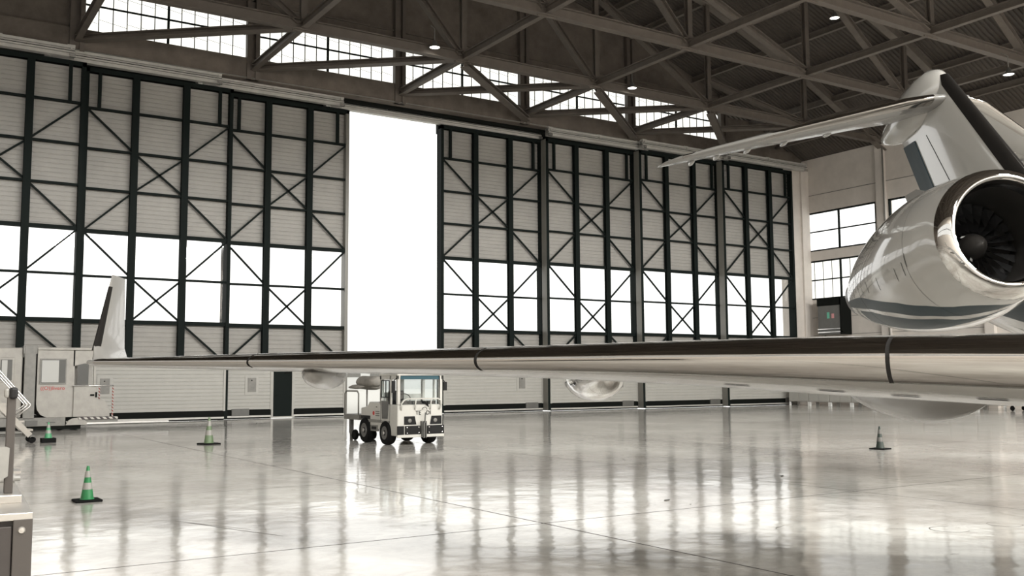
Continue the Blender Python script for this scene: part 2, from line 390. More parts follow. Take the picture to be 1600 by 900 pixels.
for k, (x0, x1, Y) in enumerate(LEAVES):
    dr = thing('door_%d' % (k+1), 'tall ' + LN[k] + ', dark braced steel with pale siding and windows', 'hangar door', kind='structure', loc=((x0+x1)/2, Y, 0.03))
    W = x1-x0; h = W/2; sx = Y-Y
    mb = MB()
    if k == 2: pass
    siding_strip(mb, -h, h, RZ[4], 15.6, .33); siding_strip(mb, -h, h, RZ[7]-.3, RZ[6], .33)
    mb.build('siding', M['siding'], dr)
    # frame posts
    pl = [-h+.085, -W*0.171, W*0.169, h-.085]
    for i, x in enumerate(pl):
        if i in (0, 3):
            mats = M['endpost'] if (i == 0 and k >= 4) or (i == 3 and k == 2) else M['frame']
            o = MB().box(x-.085, 0, 0.0, x+.085, .50, 15.7).build('post', M['endpost'] if (k == 2 and i == 3) else M['frame'], dr)
            if mats is M['endpost']:
                sgn = -1 if i == 0 else 1
                MB().box(x+sgn*.086, 0.03, 0.02, x+sgn*.10, .50, 15.66).build('end_plate', M['endpost'], dr)
        else:
            MB().ibeam((x, .11, 2.4), (x, .11, 15.6), .30, .24, .05, (0, 1, 0)).build('post', M['frame'], dr)
    for i, x in enumerate((-h+.62, h-.62)):
        MB().box(x-.07, .02, RZ[1], x+.07, .16, 15.6).build('stub_post', M['frame'], dr)
    mb = MB()
    for i, z in enumerate(RZ):
        t = .10 if i in (0,) else .09 if i in (4, 6) else .05
        mb.box(-h+.1, .06, z-t, h-.1, .22, z+t)
    mb.box(-h, .0, 15.52, h, .34, 15.72)
    mb.build('rail', M['frame'], dr)
    def dg(xa, za, xb, zb):
        MB().bar((xa, .13, za), (xb, .13, zb), .08, .085).build('brace', M['frame'], dr)
    L0, P1, P2, R0 = -h+.1, pl[1], pl[2], h-.1
    dg(L0, RZ[1], P1, RZ[2]); dg(R0, RZ[1], P2, RZ[2])
    dg(P1, RZ[2], P2, RZ[3]); dg(P2, RZ[2], P1, RZ[3])
    dg(P1, RZ[3], L0, RZ[4]); dg(P2, RZ[3], R0, RZ[4])
    dg(L0, RZ[4], P1, RZ[5]); dg(R0, RZ[4], P2, RZ[5])
    dg(P1, RZ[5], P2, RZ[6]); dg(P2, RZ[5], P1, RZ[6])
    dg(P1, RZ[6], L0, RZ[7]); dg(P2, RZ[6], R0, RZ[7])
    for a, b in ((L0, P1), (P1, P2), (P2, R0)):
        MB().box(a, .30, RZ[6], b, .312, RZ[4]).build('window_pane', M['glass'], dr)
    # inner lower cladding
    mb = MB(); a, b = -h+.17, h-.17
    cuts = [(a, b, .42, 2.62)]
    if k == 2:
        dx = 16.42-(x0+x1)/2
        cuts = [(a, dx-.5, .42, 2.62), (dx+.5, b, .42, 2.62), (dx-.5, dx+.5, 2.28, 2.62)]
    for (p, q, z0, z1) in cuts:
        n = max(1, round((z1-z0)/.165)); pp = (z1-z0)/n
        rows = []
        for i in range(n): rows += [(z0+i*pp, 0), (z0+i*pp+pp*.75, 0), (z0+i*pp+pp*.85, .02), (z0+(i+1)*pp-.01, .02)]
        rows.append((z1, 0))
        mb.loft([[(p, -.02+dd, z), (q, -.02+dd, z)] for z, dd in rows], close=False, caps=False)
        mb.box(p, .01, z0, q, .05, z1)
    mb.build('lower_cladding', M['siding_low'], dr)
    mb = MB()
    for x in ((a, b) if k != 2 else (a, dx-.56, dx+.56, b)): mb.box(x-.05, -.05, .40, x+.05, .0, 2.66)
    mb.build('cladding_trim', M['siding_low'], dr)
    mb = MB(); 
    segs = [(a, b)] if k != 2 else [(a, dx-.55), (dx+.55, b)]
    for p, q in segs: mb.box(p, .02, .12, q, .12, .42)
    mb.build('kick_strip', M['black'], dr)
    mb = MB()
    for p, q in segs: mb.box(p, -.04, .05, q, .1, .13)
    mb.build('bottom_sill', M['rail'], dr)
    mb = MB()
    for p, q in segs: mb.box(p, 0, -.02, q, .08, .05)
    mb.build('brush_seal', M['black'], dr)
    bx = (a+.75) if k < 3 else (b-.75)
    MB().box(bx-.42, -.06, .12, bx+.42, .06, .46).build('bogie_cover', M['greydark'], dr, bevel=.01)
    if k in (1, 2, 3, 4):
        hx = {1: 9.8-2.1, 2: 14.9, 3: 30.35, 4: 37.0}[k]-(x0+x1)/2
        if k == 1: hx = 8.2-(x0+x1)/2
        MB().box(hx-.33, -.045, 1.12, hx+.33, -.018, 2.05).build('hatch_trim', M['siding_low'], dr)
        f = MB().box(hx-.2, -.07, 1.25, hx+.2, -.03, 1.92).build('hatch', M['greysteel'], dr)
        MB().lathe([(.03, 0), (.03, -.02), (.005, -.02)], (hx-.02, -.07, 1.8), 'Y', 12).build('hatch_knob', M['black'], f)
    if k == 2:
        MB().box(dx-.56, -.06, .03, dx-.47, .02, 2.33).box(dx+.47, -.06, .03, dx+.56, .02, 2.33).box(dx-.56, -.06, 2.22, dx+.56, .02, 2.33).box(dx-.6, -.1, 0, dx+.6, .02, .06).build('wicket_frame', M['siding_low'], dr)
        wd = MB().box(dx-.47, -.03, .06, dx+.47, .02, 2.22).build('wicket_door', M['frame'], dr)
        MB().tube([(dx-.40, -.03, 1.05), (dx-.40, -.08, 1.05), (dx-.28, -.08, 1.05)], .012).build('door_handle', M['black'], wd)
        MB().box(dx+.1, -.08, 2.12, dx+.4, -.03, 2.19).build('door_closer', M['black'], wd)

# track rails above the leaves, stepping with the leaves
RL = [(XL, 6.4, 44.75, 'leftmost track rail above the first door leaf'), (5.3, 12.9, 45.3, 'second track rail from the left, above the second door leaf'), (11.9, 19.3, 45.8, 'third track rail from the left, ending over the gap'),
      (18.5, 31.9, 46.26, 'long track rail spanning the bright open gap'), (31.7, 39.1, 45.25, 'track rail above the second leaf right of the gap'), (38.3, 45.4, 44.7, 'track rail above the third leaf right of the gap'), (44.9, 52.4, 44.2, 'rightmost track rail ending at the plastered corner column')]
for (a, b, Y, lab) in RL:
    t = thing('track_rail', 'galvanised grooved ' + lab, 'door track', loc=((a+b)/2, Y, 15.8)); h = (b-a)/2
    mb = MB().box(-h, 0, 0.0, h, .3, .14).box(-h, -.06, .16, h, .3, .26).box(-h, .0, .28, h, .3, .34).box(-h, -.05, .36, h, .3, .48)
    mb.box(-h, .05, .12, h, .25, .4)
    mb.build('rail_profile', M['rail'], t)
    n = max(3, round((b-a)/2.6))
    for i in range(n):
        x = -h+.15+(2*h-.3)*i/(n-1)
        MB().box(x-.05, .04, .48, x+.05, .12, .46).box(x-.16, -.03, .46, x+.16, .2, .52).box(x-.04, -.1, .30, x+.04, -.04, .42).build('hanger_bracket', M['rail'], t)
    for x in (-h+.1, h-.1):
        MB().box(x-.12, -.12, -.04, x+.12, .0, .12).build('end_stop', M['alu'], t)
    MB().tube([(-h, -.08, .24), (h, -.08, .24)], .014, 6).build('cable', M['black'], t)
t = tag(MB().tube([(XL, 45.26, 16.31), (52, 45.26, 16.31)], .025, 10).build('conduit_pipe', M['greysteel'], smooth=True), 'long grey conduit pipe along the bottom of the brown header beam', 'pipe')

# ------------------------------------------------------------------ right wall
rw = thing('wall_right', 'pale plastered right wall with pilasters and big windows', 'wall', kind='structure')
BAYS = [(38.95+0.35-6.85*k+0.15, 45.3-6.85*k) for k in range(9)]
mb = MB()
mb.box(XR, YB, 0, XR+.35, 47.4, 7.1); mb.box(XR, YB, 9.65, XR+.35, 47.4, 10.4); mb.box(XR, YB, 12.98, XR+.35, 47.4, 16.75)
edges = [47.4]
for (a, b) in BAYS: mb.box(XR, b, 7.1, XR+.35, edges[-1], 12.98); edges.append(a)
mb.box(XR, YB, 7.1, XR+.35, edges[-1], 12.98)
mb.build('plaster', M['rwall'], rw)
for k in range(10):
    y = 45.3-6.85*k+.45 if k else 45.8
    if k: y = 38.85-6.85*(k-1)
    MB().box(XR-.3, y-.28, 0, XR+.02, y+.28, 16.7).build('pilaster', M['rwall'], rw)
MB().box(51.5, 44.75, 0, XR+.02, 45.45, 16.35).box(52.3, 44.6, 0, 52.75, 44.8, 16.3).build('corner_column', M['rwall'], rw)
mb = MB(); mb.box(XR-.03, YB, 14.2, XR+.01, 45.4, 14.24)
for z in (3.3, 4.6, 5.8): mb.box(XR-.02, YB, z, XR+.01, 45.3, z+.03)
mb.build('plaster_joint', M['greysteel'], rw)
names = ['first', 'second', 'third', 'fourth', 'fifth', 'sixth', 'seventh', 'eighth', 'ninth']
for k, (a, b) in enumerate(BAYS):
    for j, (z0, z1) in enumerate(((10.4, 12.98), (7.1, 9.65))):
        wn = thing('window_%d' % (6+2*k+j), '%s steel window in the right wall, %s bay from the door corner' % (('upper', 'lower')[j], names[k]), 'window', kind='structure')
        MB().box(XR+.14, a, z0, XR+.15, b, z1).build('pane', M['glass'] if j == 0 else M['glass_milky'], wn)
        mb = MB(); ym = (a+b)/2; zm = (z0+z1)/2
        mb.box(XR+.02, ym-.05, z0-.15, XR+.14, ym+.05, z1+.12); mb.box(XR+.04, a, zm-.04, XR+.13, b, zm+.04)
        mb.box(XR+.0, a-.03, z0-.05, XR+.2, b+.03, z0+.04); mb.box(XR+.0, a-.03, z1-.04, XR+.2, b+.03, z1+.05)
        mb.box(XR+.0, a-.03, z0-.05, XR+.2, a+.05, z1+.05); mb.box(XR+.0, b-.05, z0-.05, XR+.2, b+.03, z1+.05)
        mb.build('window_frame', M['frame'], wn)
        if j == 1:
            mb = MB()
            for i in range(1, 8):
                y = a+(b-a)*i/8
                if i != 4: mb.box(XR+.09, y-.015, z0, XR+.13, y+.015, z1)
            mb.build('glazing_bar', M['wire'], wn)
# conduits on that wall
for lab, pts in (('thin grey downpipe on the second pilaster of the right wall', [(XR-.36, 38.5, 16.4), (XR-.36, 38.5, 4.2)]),
                 ('thin cable conduit low on the plastered corner beside the doors', [(XR-.06, 45.1, 7.2), (XR-.06, 45.25, 4.2), (XR-.06, 43.9, 4.1), (XR-.06, 43.6, 4.9)])):
    tag(MB().tube(pts, .045, 8).build('conduit_pipe', M['greysteel'], smooth=True), lab, 'pipe')

# left and back walls (behind the camera), windows in both
lw = thing('wall_left', 'left hangar wall with a window band, beside the camera', 'wall', kind='structure')
MB().box(XL-.35, YB, 0, XL, 47.4, 7.1).box(XL-.35, YB, 13, XL, 47.4, 17.1).box(XL-.35, 44, 7.1, XL, 47.4, 13).box(XL-.35, YB, 7.1, XL, YB+1, 13).build('plaster', M['rwall'], lw)
wn = thing('window_24', 'long window band in the left hangar wall', 'window', kind='structure')
MB().box(XL-.2, YB+1, 7.1, XL-.19, 44, 13).build('pane', M['glass'], wn)
mb = MB(); mb.box(XL-.2, YB+1, 9.8, XL-.02, 44, 10.1)
for i in range(20): mb.box(XL-.2, YB+1+i*3.4, 7.1, XL-.02, YB+1.12+i*3.4, 13)
mb.build('window_frame', M['frame'], wn)
bw = thing('wall_back', 'rear hangar wall with a long window band, behind the camera', 'wall', kind='structure')
mb = MB().box(XL, YB-.35, 0, XR, YB, .9).box(XL, YB-.35, 7.2, XR, YB, 17)
for (a, za), (b, zb) in zip(ROOF, ROOF[1:]): mb.poly([(a, YB-.35, 17 if za > 17 else za), (b, YB-.35, 17 if zb > 17 else zb), (b, YB-.35, zb+.1), (a, YB-.35, za+.1)], (0, .35, 0))
mb.build('plaster', M['rwall'], bw)
wn = thing('window_25', 'long window band in the rear hangar wall', 'window', kind='structure')
MB().box(XL, YB-.2, .9, XR, YB-.19, 7.2).build('pane', M['glass'], wn)
mb = MB(); mb.box(XL, YB-.2, 4.0, XR, YB-.02, 4.12)
for i in range(28): mb.box(XL+i*2.24, YB-.2, .9, XL+i*2.24+.12, YB-.02, 7.2)
mb.build('window_frame', M['frame'], wn)

# ------------------------------------------------------------------ roof trusses parallel to the door wall
H = 16.85
GX = [6.55-7.85, 6.55] + [14.4+7.85*k for k in range(5)]
TY = [38.65, 31.8, 24.95, 18.1, 11.25, 4.4, -2.5, -9.4, -16.3]
TN = ['nearest the door wall', 'second from the door wall', 'third from the door wall', 'fourth from the door wall', 'fifth from the door wall', 'sixth from the door wall, above the camera', 'seventh from the door wall', 'eighth from the door wall', 'ninth from the door wall']
for k, Y in enumerate(TY):
    t = thing('roof_truss', 'brown steel roof truss spanning the hangar, ' + TN[k], 'roof truss', loc=(22.6, Y, H))
    X = lambda x: x-22.6
    MB().ibeam((X(XL), 0, 0), (X(XR), 0, 0), .34, .48, .05).build('bottom_chord', M['steel'], t)
    mb = MB()
    for (a, za), (b, zb) in zip(ROOF, ROOF[1:]): mb.ibeam((X(a), 0, za-H-.35), (X(b), 0, zb-H-.35), .45, .5, .06)
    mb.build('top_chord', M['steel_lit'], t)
    nodes = [g for g in GX if g < XR-1]
    for g in nodes:
        MB().ibeam((X(g), 0, .1), (X(g), 0, roof_z(g)-H-.5), .26, .26, .05, (0, 1, 0)).build('vertical', M['steel'], t)
        MB().box(X(g)-.45, -.03, -.3, X(g)+.45, .03, .4).build('gusset', M['steel'], t)
    for i, g in enumerate(nodes):
        if i == 0: continue
        if g <= 22.5:
            top = roof_z(nodes[i-1])-H-.6
        elif g < 31: top = roof_z(nodes[i-1])-H-.8
        elif g < 39: top = 4.7 if k == 0 else 3.0
        else: top = 1.4 if k == 0 else roof_z(nodes[i-1])-H-.6
        if k == 0 and 22 < g < 23: top = 8.6
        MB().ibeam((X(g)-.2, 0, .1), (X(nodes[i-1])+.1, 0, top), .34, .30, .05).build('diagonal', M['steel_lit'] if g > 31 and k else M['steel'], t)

# tie beams between trusses (across), and diagonal wind bracing along the door wall
n = 0
for j, g in enumerate(GX[1:]):
    ys = [YF-.25]+TY
    t = tag(MB().ibeam((0, YF-.2-11, 0), (0, 11.25-11, 0), .26, .34, .05).build('tie_beam', M['steel'], loc=(g, 11, H)),
            'brown steel tie beam running inward from the door wall at %s' % ('the left end of the window band', 'the pilaster after the first window bay', 'the pilaster after the second window bay', 'the pilaster after the third window bay', 'the pilaster after the fourth window bay', 'the right end of the window band', 'the right wall')[j], 'tie beam', group='tie beams between the trusses')
names2 = ['first', 'second', 'third', 'fourth', 'fifth', 'sixth']
for j in range(1, 6):
    a = (GX[j], YF-.25, H-.05); b = (GX[j+1], TY[0], H-.05)
    if j == 4 or j == 5: pass
    tag(MB().ibeam((0, 0, 0), (b[0]-a[0], b[1]-a[1], 0), .46, .27, .05).build('wind_brace', M['steel'], loc=a),
        'rising brown brace crossing the %s clerestory bay from the wall to the first truss' % names2[j-1], 'brace', group='wind braces along the clerestory')
for j in (3, 4, 5):
    a = (GX[j], TY[0]-.1, H-.37); b = (GX[j+1], YF-.42, H-.37)
    tag(MB().ibeam((0, 0, 0), (b[0]-a[0], b[1]-a[1], 0), .40, .28, .05).build('wind_brace', M['steel'], loc=a),
        'falling brown brace crossing the %s clerestory bay from the first truss to the wall' % names2[j-1], 'brace', group='wind braces along the clerestory')
# purlins along Y under the deck
xs = []
for (a, za), (b, zb) in zip(ROOF, ROOF[1:]):
    for f in (0.0, 1/3, 2/3): xs.append((a+(b-a)*f, za+(zb-za)*f))
for i, (x, z) in enumerate(xs[1:]):
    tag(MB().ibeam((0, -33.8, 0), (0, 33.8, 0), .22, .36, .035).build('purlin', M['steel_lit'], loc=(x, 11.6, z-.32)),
        'long steel purlin under the dark corrugated roof deck', 'purlin', group='purlins under the roof deck')

# pendant lamps, then added out-of-frame fill lamps
LD = bpy.data.lights.new('fill_light', 'SPOT'); LD.energy = FILL_W; LD.spot_size = math.radians(179); LD.spot_blend = 0.12; LD.shadow_soft_size = 0.9; LD.color = (1.0, 0.985, 0.95)
def lamp(x, y, z, label, lit=False):
    t = thing('pendant_lamp', label, 'lamp', (x, y, z), group='pendant lamps among the trusses')
    MB().lathe([(.05, .34), (.09, .30), (.12, .16), (.26, .02), (.27, 0), (.25, 0), (.1, .12), (.02, .14)], n=24).build('shade', M['greydark'], t, smooth=True, auto=40)
    MB().lathe([(.005, .03), (.23, .02), (.23, .035), (.005, .045)], n=24).build('bulb', M['lamp'], t)
    MB().tube([(0, 0, .33), (0, 0, .9), (0, .35, 1.15)], .02, 6).build('bracket', M['greysteel'], t)
    if lit:
        l = bpy.data.objects.new('fill_light', LD); COL.objects.link(l); l.parent = t; l.location = (0, 0, -.03)
    return t
lamp(20.5, 38.2, 16.85, 'lit pendant lamp hanging left of the middle of the nearest truss to the doors')
lamp(32.1, 38.2, 16.8, 'pendant lamp hanging in front of the clerestory pilaster right of the gap')
lamp(40.0, 31.6, 20.0, 'small lit lamp under the roof deck above the tailplane tip')
lamp(43.3, 24.6, 15.7, 'small lit lamp right of the fin top, near the right frame edge')
for j, y in enumerate((-16.65, -9.75, -2.85)):  # unseen lamps added overhead to brighten the hall
    for i, x in enumerate((2, 15, 28, 41)):
        if y > 0 and x > 30: continue
        lamp(x, y, 15.7, 'added fill lamp overhead, out of the frame, row %s from the rear wall, %s column' % (names[j], names[i]), True)

# ================================================================== AIRCRAFT
PSI = math.radians(28.0)
jet = thing('business_jet', 'large white business jet with polished leading edges, teal stripes and T tail', 'aircraft', (5.15, -12.02, 0), -PSI)
V = Vector
def interp(tab, x):
    if x <= tab[0][0]: return tab[0][1]
    for (a, ya), (b, yb) in zip(tab, tab[1:]):
        if x <= b: return ya+(yb-ya)*(x-a)/(b-a)
    return tab[-1][1]
CH = [(0, 6.8), (1.2, 6.1), (5.5, 4.0), (8, 3.0), (14.1, 1.35)]
ZT = [(0, 2.12), (5.9, 2.115), (7.45, 2.125), (9.8, 2.10), (12.15, 2.09), (14.1, 2.065)]
ZM = [(0, 1.78), (3, 1.86), (5.9, 1.905), (7.0, 1.935), (8.5, 1.955), (11, 1.97), (12, 1.985), (14.1, 2.025)]
ZB = [(0, 1.22), (3, 1.40), (5.9, 1.585), (6.7, 1.64), (7.45, 1.70), (8.4, 1.78), (9.8, 1.84), (11.05, 1.88), (12.15, 1.92), (14.1, 1.985)]
def LEy(s): return 19.6-0.7*(14.1-s)
def gth(x):
    x = max(0.0, min(1.0, x)); return (0.2969*math.sqrt(x)-0.126*x-0.3516*x*x+0.2843*x**3-0.1036*x**4)/0.1
def wpt(s, xc, upper, off=0.0, sgn=-1):
    zm = interp(ZM, s); z = zm + ((interp(ZT, s)-zm) if upper else (interp(ZB, s)-zm))*gth(xc) - .02*xc
    z += (off if upper else -off)*min(1.0, math.sqrt(max(xc, 0)/.02))
    return V((sgn*s, LEy(s)+interp(CH, s)*xc - off*1.3*max(0.0, 1-math.sqrt(xc/.12)), z))
XCU = [1, .9, .75, .6, .45, .35, .25, .17, .11, .07, .04, .02, .008, .002]
XCL = [0, .002, .008, .02, .04, .07, .11, .17, .25, .35, .45, .6, .75, .9]
def wing(sgn, label):
    mb = MB(); rings = []
    for s in [0.9, 2, 3, 4, 5, 6, 7, 8, 9, 10, 11, 12, 13, 13.7, 14.05]:
        rings.append([wpt(s, x, True, 0, sgn) for x in XCU]+[wpt(s, x, False, 0, sgn) for x in XCL])
    mb.loft(rings)
    o = mb.build('wing', M['white_shaded'], jet, smooth=True, auto=50); o['label'] = label
    # slats cut square to the leading edge
    U, Lw = 0.115, 0.062
    def spt(s0, d, upper, off, dd):
        # d = distance from LE along the normal; shift inboard
        s = s0-0.574*d; xc = 1.22*d/interp(CH, s)
        return wpt(s, xc, upper, off, sgn)
    for (a, b) in ((1.6, 7.058), (7.082, 9.798), (9.822, 11.998), (12.022, 13.95)):
        rings = []
        nn = max(4, int((b-a)/.35))
        for i in range(nn+1):
            s = a+(b-a)*i/nn; c = interp(CH, s)
            du = [U*c/1.22*(1-q)**2 for q in [j/14 for j in range(15)]]; dl = [Lw*c/1.22*q**2 for q in [j/10 for j in range(1, 11)]]
            outer = [spt(s, d, True, .010 if 0 < j else .002, 0) for j, d in enumerate(du)]+[spt(s, d, False, .010 if j < 9 else .002, 0) for j, d in enumerate(dl)]
            inner = [p+V((0, .03, 0)) + V((0, 0, -.012 if q < 13 else .012)) for q, p in enumerate(outer)][::-1]
            rings.append(outer+inner)
        MB().loft(rings).build('slat', M['brushed'], jet, smooth=True, auto=55)
    # dark strips coloured in for the shade in the gaps between slats
    for g in (7.07, 9.81, 12.01):
        rings = []
        for s in (g-.014, g+.014):
            c = interp(CH, s)
            rings.append([spt(s, U*c/1.22*(1-j/12)**2, True, .004, 0) for j in range(13)]+[spt(s, Lw*c/1.22*(j/8)**2, False, .004, 0) for j in range(1, 9)])
        MB().loft(rings, close=False, caps=False).build('slat_gap', M['seam'], jet)
    return o
wing(-1, 'right wing reaching toward the doors'); wing(1, 'far wing')
# winglets
for sgn in (-1, 1):
    secs = []
    for q in [0, .04, .1, .2, .35, .5, .65, .8, .92, 1.0]:
        z = 2.0+1.17*q
        lat = 14.05+.10*min(1, q/.15)+.12*q
        if q <= .1: le = 19.75+.30*q/.1; te = 21.75-.45*q/.1
        else: le = 20.05+ (q-.1)/.9*1.00; te = 21.30+(q-.1)/.9*.28
        c = te-le; th = .055*c if q > .15 else .12
        ring = []
        for x in XCU: ring.append(V((sgn*(lat+th*.5*gth(x)), le+c*x, z)))
        for x in XCL: ring.append(V((sgn*(lat-th*.5*gth(x)), le+c*x, z)))
        secs.append(ring)
    w_ = MB().loft(secs).build('winglet', M['white_shaded'], jet, smooth=True, auto=50)
    # dark leading edge boot, offset a little
    bo = []
    for q in [.15, .3, .45, .6, .75, .86]:
        z = 2.0+1.17*q; lat = 14.05+.10+.12*q; le = 20.05+(q-.1)/.9*1.00; te = 21.30+(q-.1)/.9*.28; c = te-le; th = .055*c
        wdt = .17*(1.1-q*.75)
        outer = [(x_, 1) for x_ in (wdt/c, .12/1, .04, .01)]+[(0, 1), (.01, -1), (.04, -1), (.12, -1), (wdt/c, -1)]
        outer = [(min(x_, wdt/c), d) for x_, d in outer]
        bo.append([V((sgn*(lat+d*(th*.5*gth(x_)+.004)), le+c*x_-(.004 if x_ < .02 else 0), z)) for x_, d in outer])
    MB().loft(bo, close=False, caps=False).build('leading_edge_boot', M['boot'], w_, smooth=True)
# flap track fairings
for sgn in (-1, 1):
    for (lat, a0, a1, zb, hw) in ((11.35, 17.9, 21.0, 1.70, .21), (8.5, 17.0, 20.3, 1.565, .22), (5.5, 16.0, 19.1, 1.36, .24)):
        rings = []; ztop = 1.97
        for i in range(15):
            q = i/14; e = math.sin(PI*q**.8)**.62 if 0 < q < 1 else .02
            zc = ztop-(ztop-zb)*.5; hh = (ztop-zb)*.5
            rings.append([V((sgn*lat+hw*e*math.cos(t), a0+(a1-a0)*q, ztop-hh*.7 + (hh*1.3 if math.sin(t) < 0 else hh*.6)*e*math.sin(t))) for t in [2*PI*j/20 for j in range(20)]])
        MB().loft(rings).build('flap_track_fairing', M['chrome'] if lat > 8 and lat < 9 else M['white_shaded'], jet, smooth=True)
# small access panels on the underside, dark
for s_, xc in ((7.9, .16), (7.3, .16), (6.85, .17), (6.4, .15), (5.95, .15), (5.6, .18)):
    a = wpt(s_, xc, False, .003); b = wpt(s_-.16, xc, False, .003); c = wpt(s_-.2, xc+.012, False, .003); d = wpt(s_-.04, xc+.012, False, .003)
    MB().add([a, b, c, d], [(0, 1, 2, 3)]).build('access_panel', M['seam'], jet)

# fuselage
FS = [(0, 2.3, .02), (.25, 2.35, .28), (.8, 2.45, .62), (1.6, 2.58, .93), (2.6, 2.74, 1.18), (4, 2.85, 1.33), (6, 2.88, 1.35), (12, 2.88, 1.35), (18.5, 2.88, 1.35), (20.5, 2.95, 1.32), (22, 3.1, 1.22), (23.5, 3.32, 1.02), (25, 3.52, .76), (26.5, 3.68, .48), (27.6, 3.78, .26), (28.1, 3.82, .08)]
rings = [[V((r*math.cos(t), a, z+r*math.sin(t))) for t in [2*PI*j/48 for j in range(48)]] for a, z, r in FS]
fus = MB().loft(rings, mis=lambda i, j: 1 if 25 <= j <= 27 or 45 <= j <= 47 else 0).build('fuselage', [M['white'], M['teal']], jet, smooth=True)
rings = []
for i in range(13):
    q = i/12; e = math.sin(PI*q)**.5 if 0 < q < 1 else .02
    rings.append([V((1.75*e*math.cos(t), 10+8.6*q, 2.0+.75*e*math.sin(t))) for t in [2*PI*j/32 for j in range(32)]])
MB().loft(rings).build('belly_fairing', M['white'], jet, smooth=True)
for sgn in (-1, 1):
    for i in range(8):
        a = 5.5+i*1.45
        MB().lathe([(.01, 0), (.21, 0), (.21, .02), (.01, .02)], (0, 0, 0), 'X', 20).build('cabin_window', M['loaderglass'], jet, loc=(sgn*1.31+(-.01 if sgn > 0 else -.01), a, 3.2))
mb = MB()
for sgn in (-1, 1):
    pts = [V((sgn*.25, 1.55, 3.42)), V((sgn*.75, 2.05, 3.35)), V((sgn*.72, 2.45, 3.72)), V((sgn*.25, 2.2, 3.86))]
    MB().poly(pts, V((sgn*.02, -.02, .05))).build('cockpit_window', M['loaderglass'], jet)

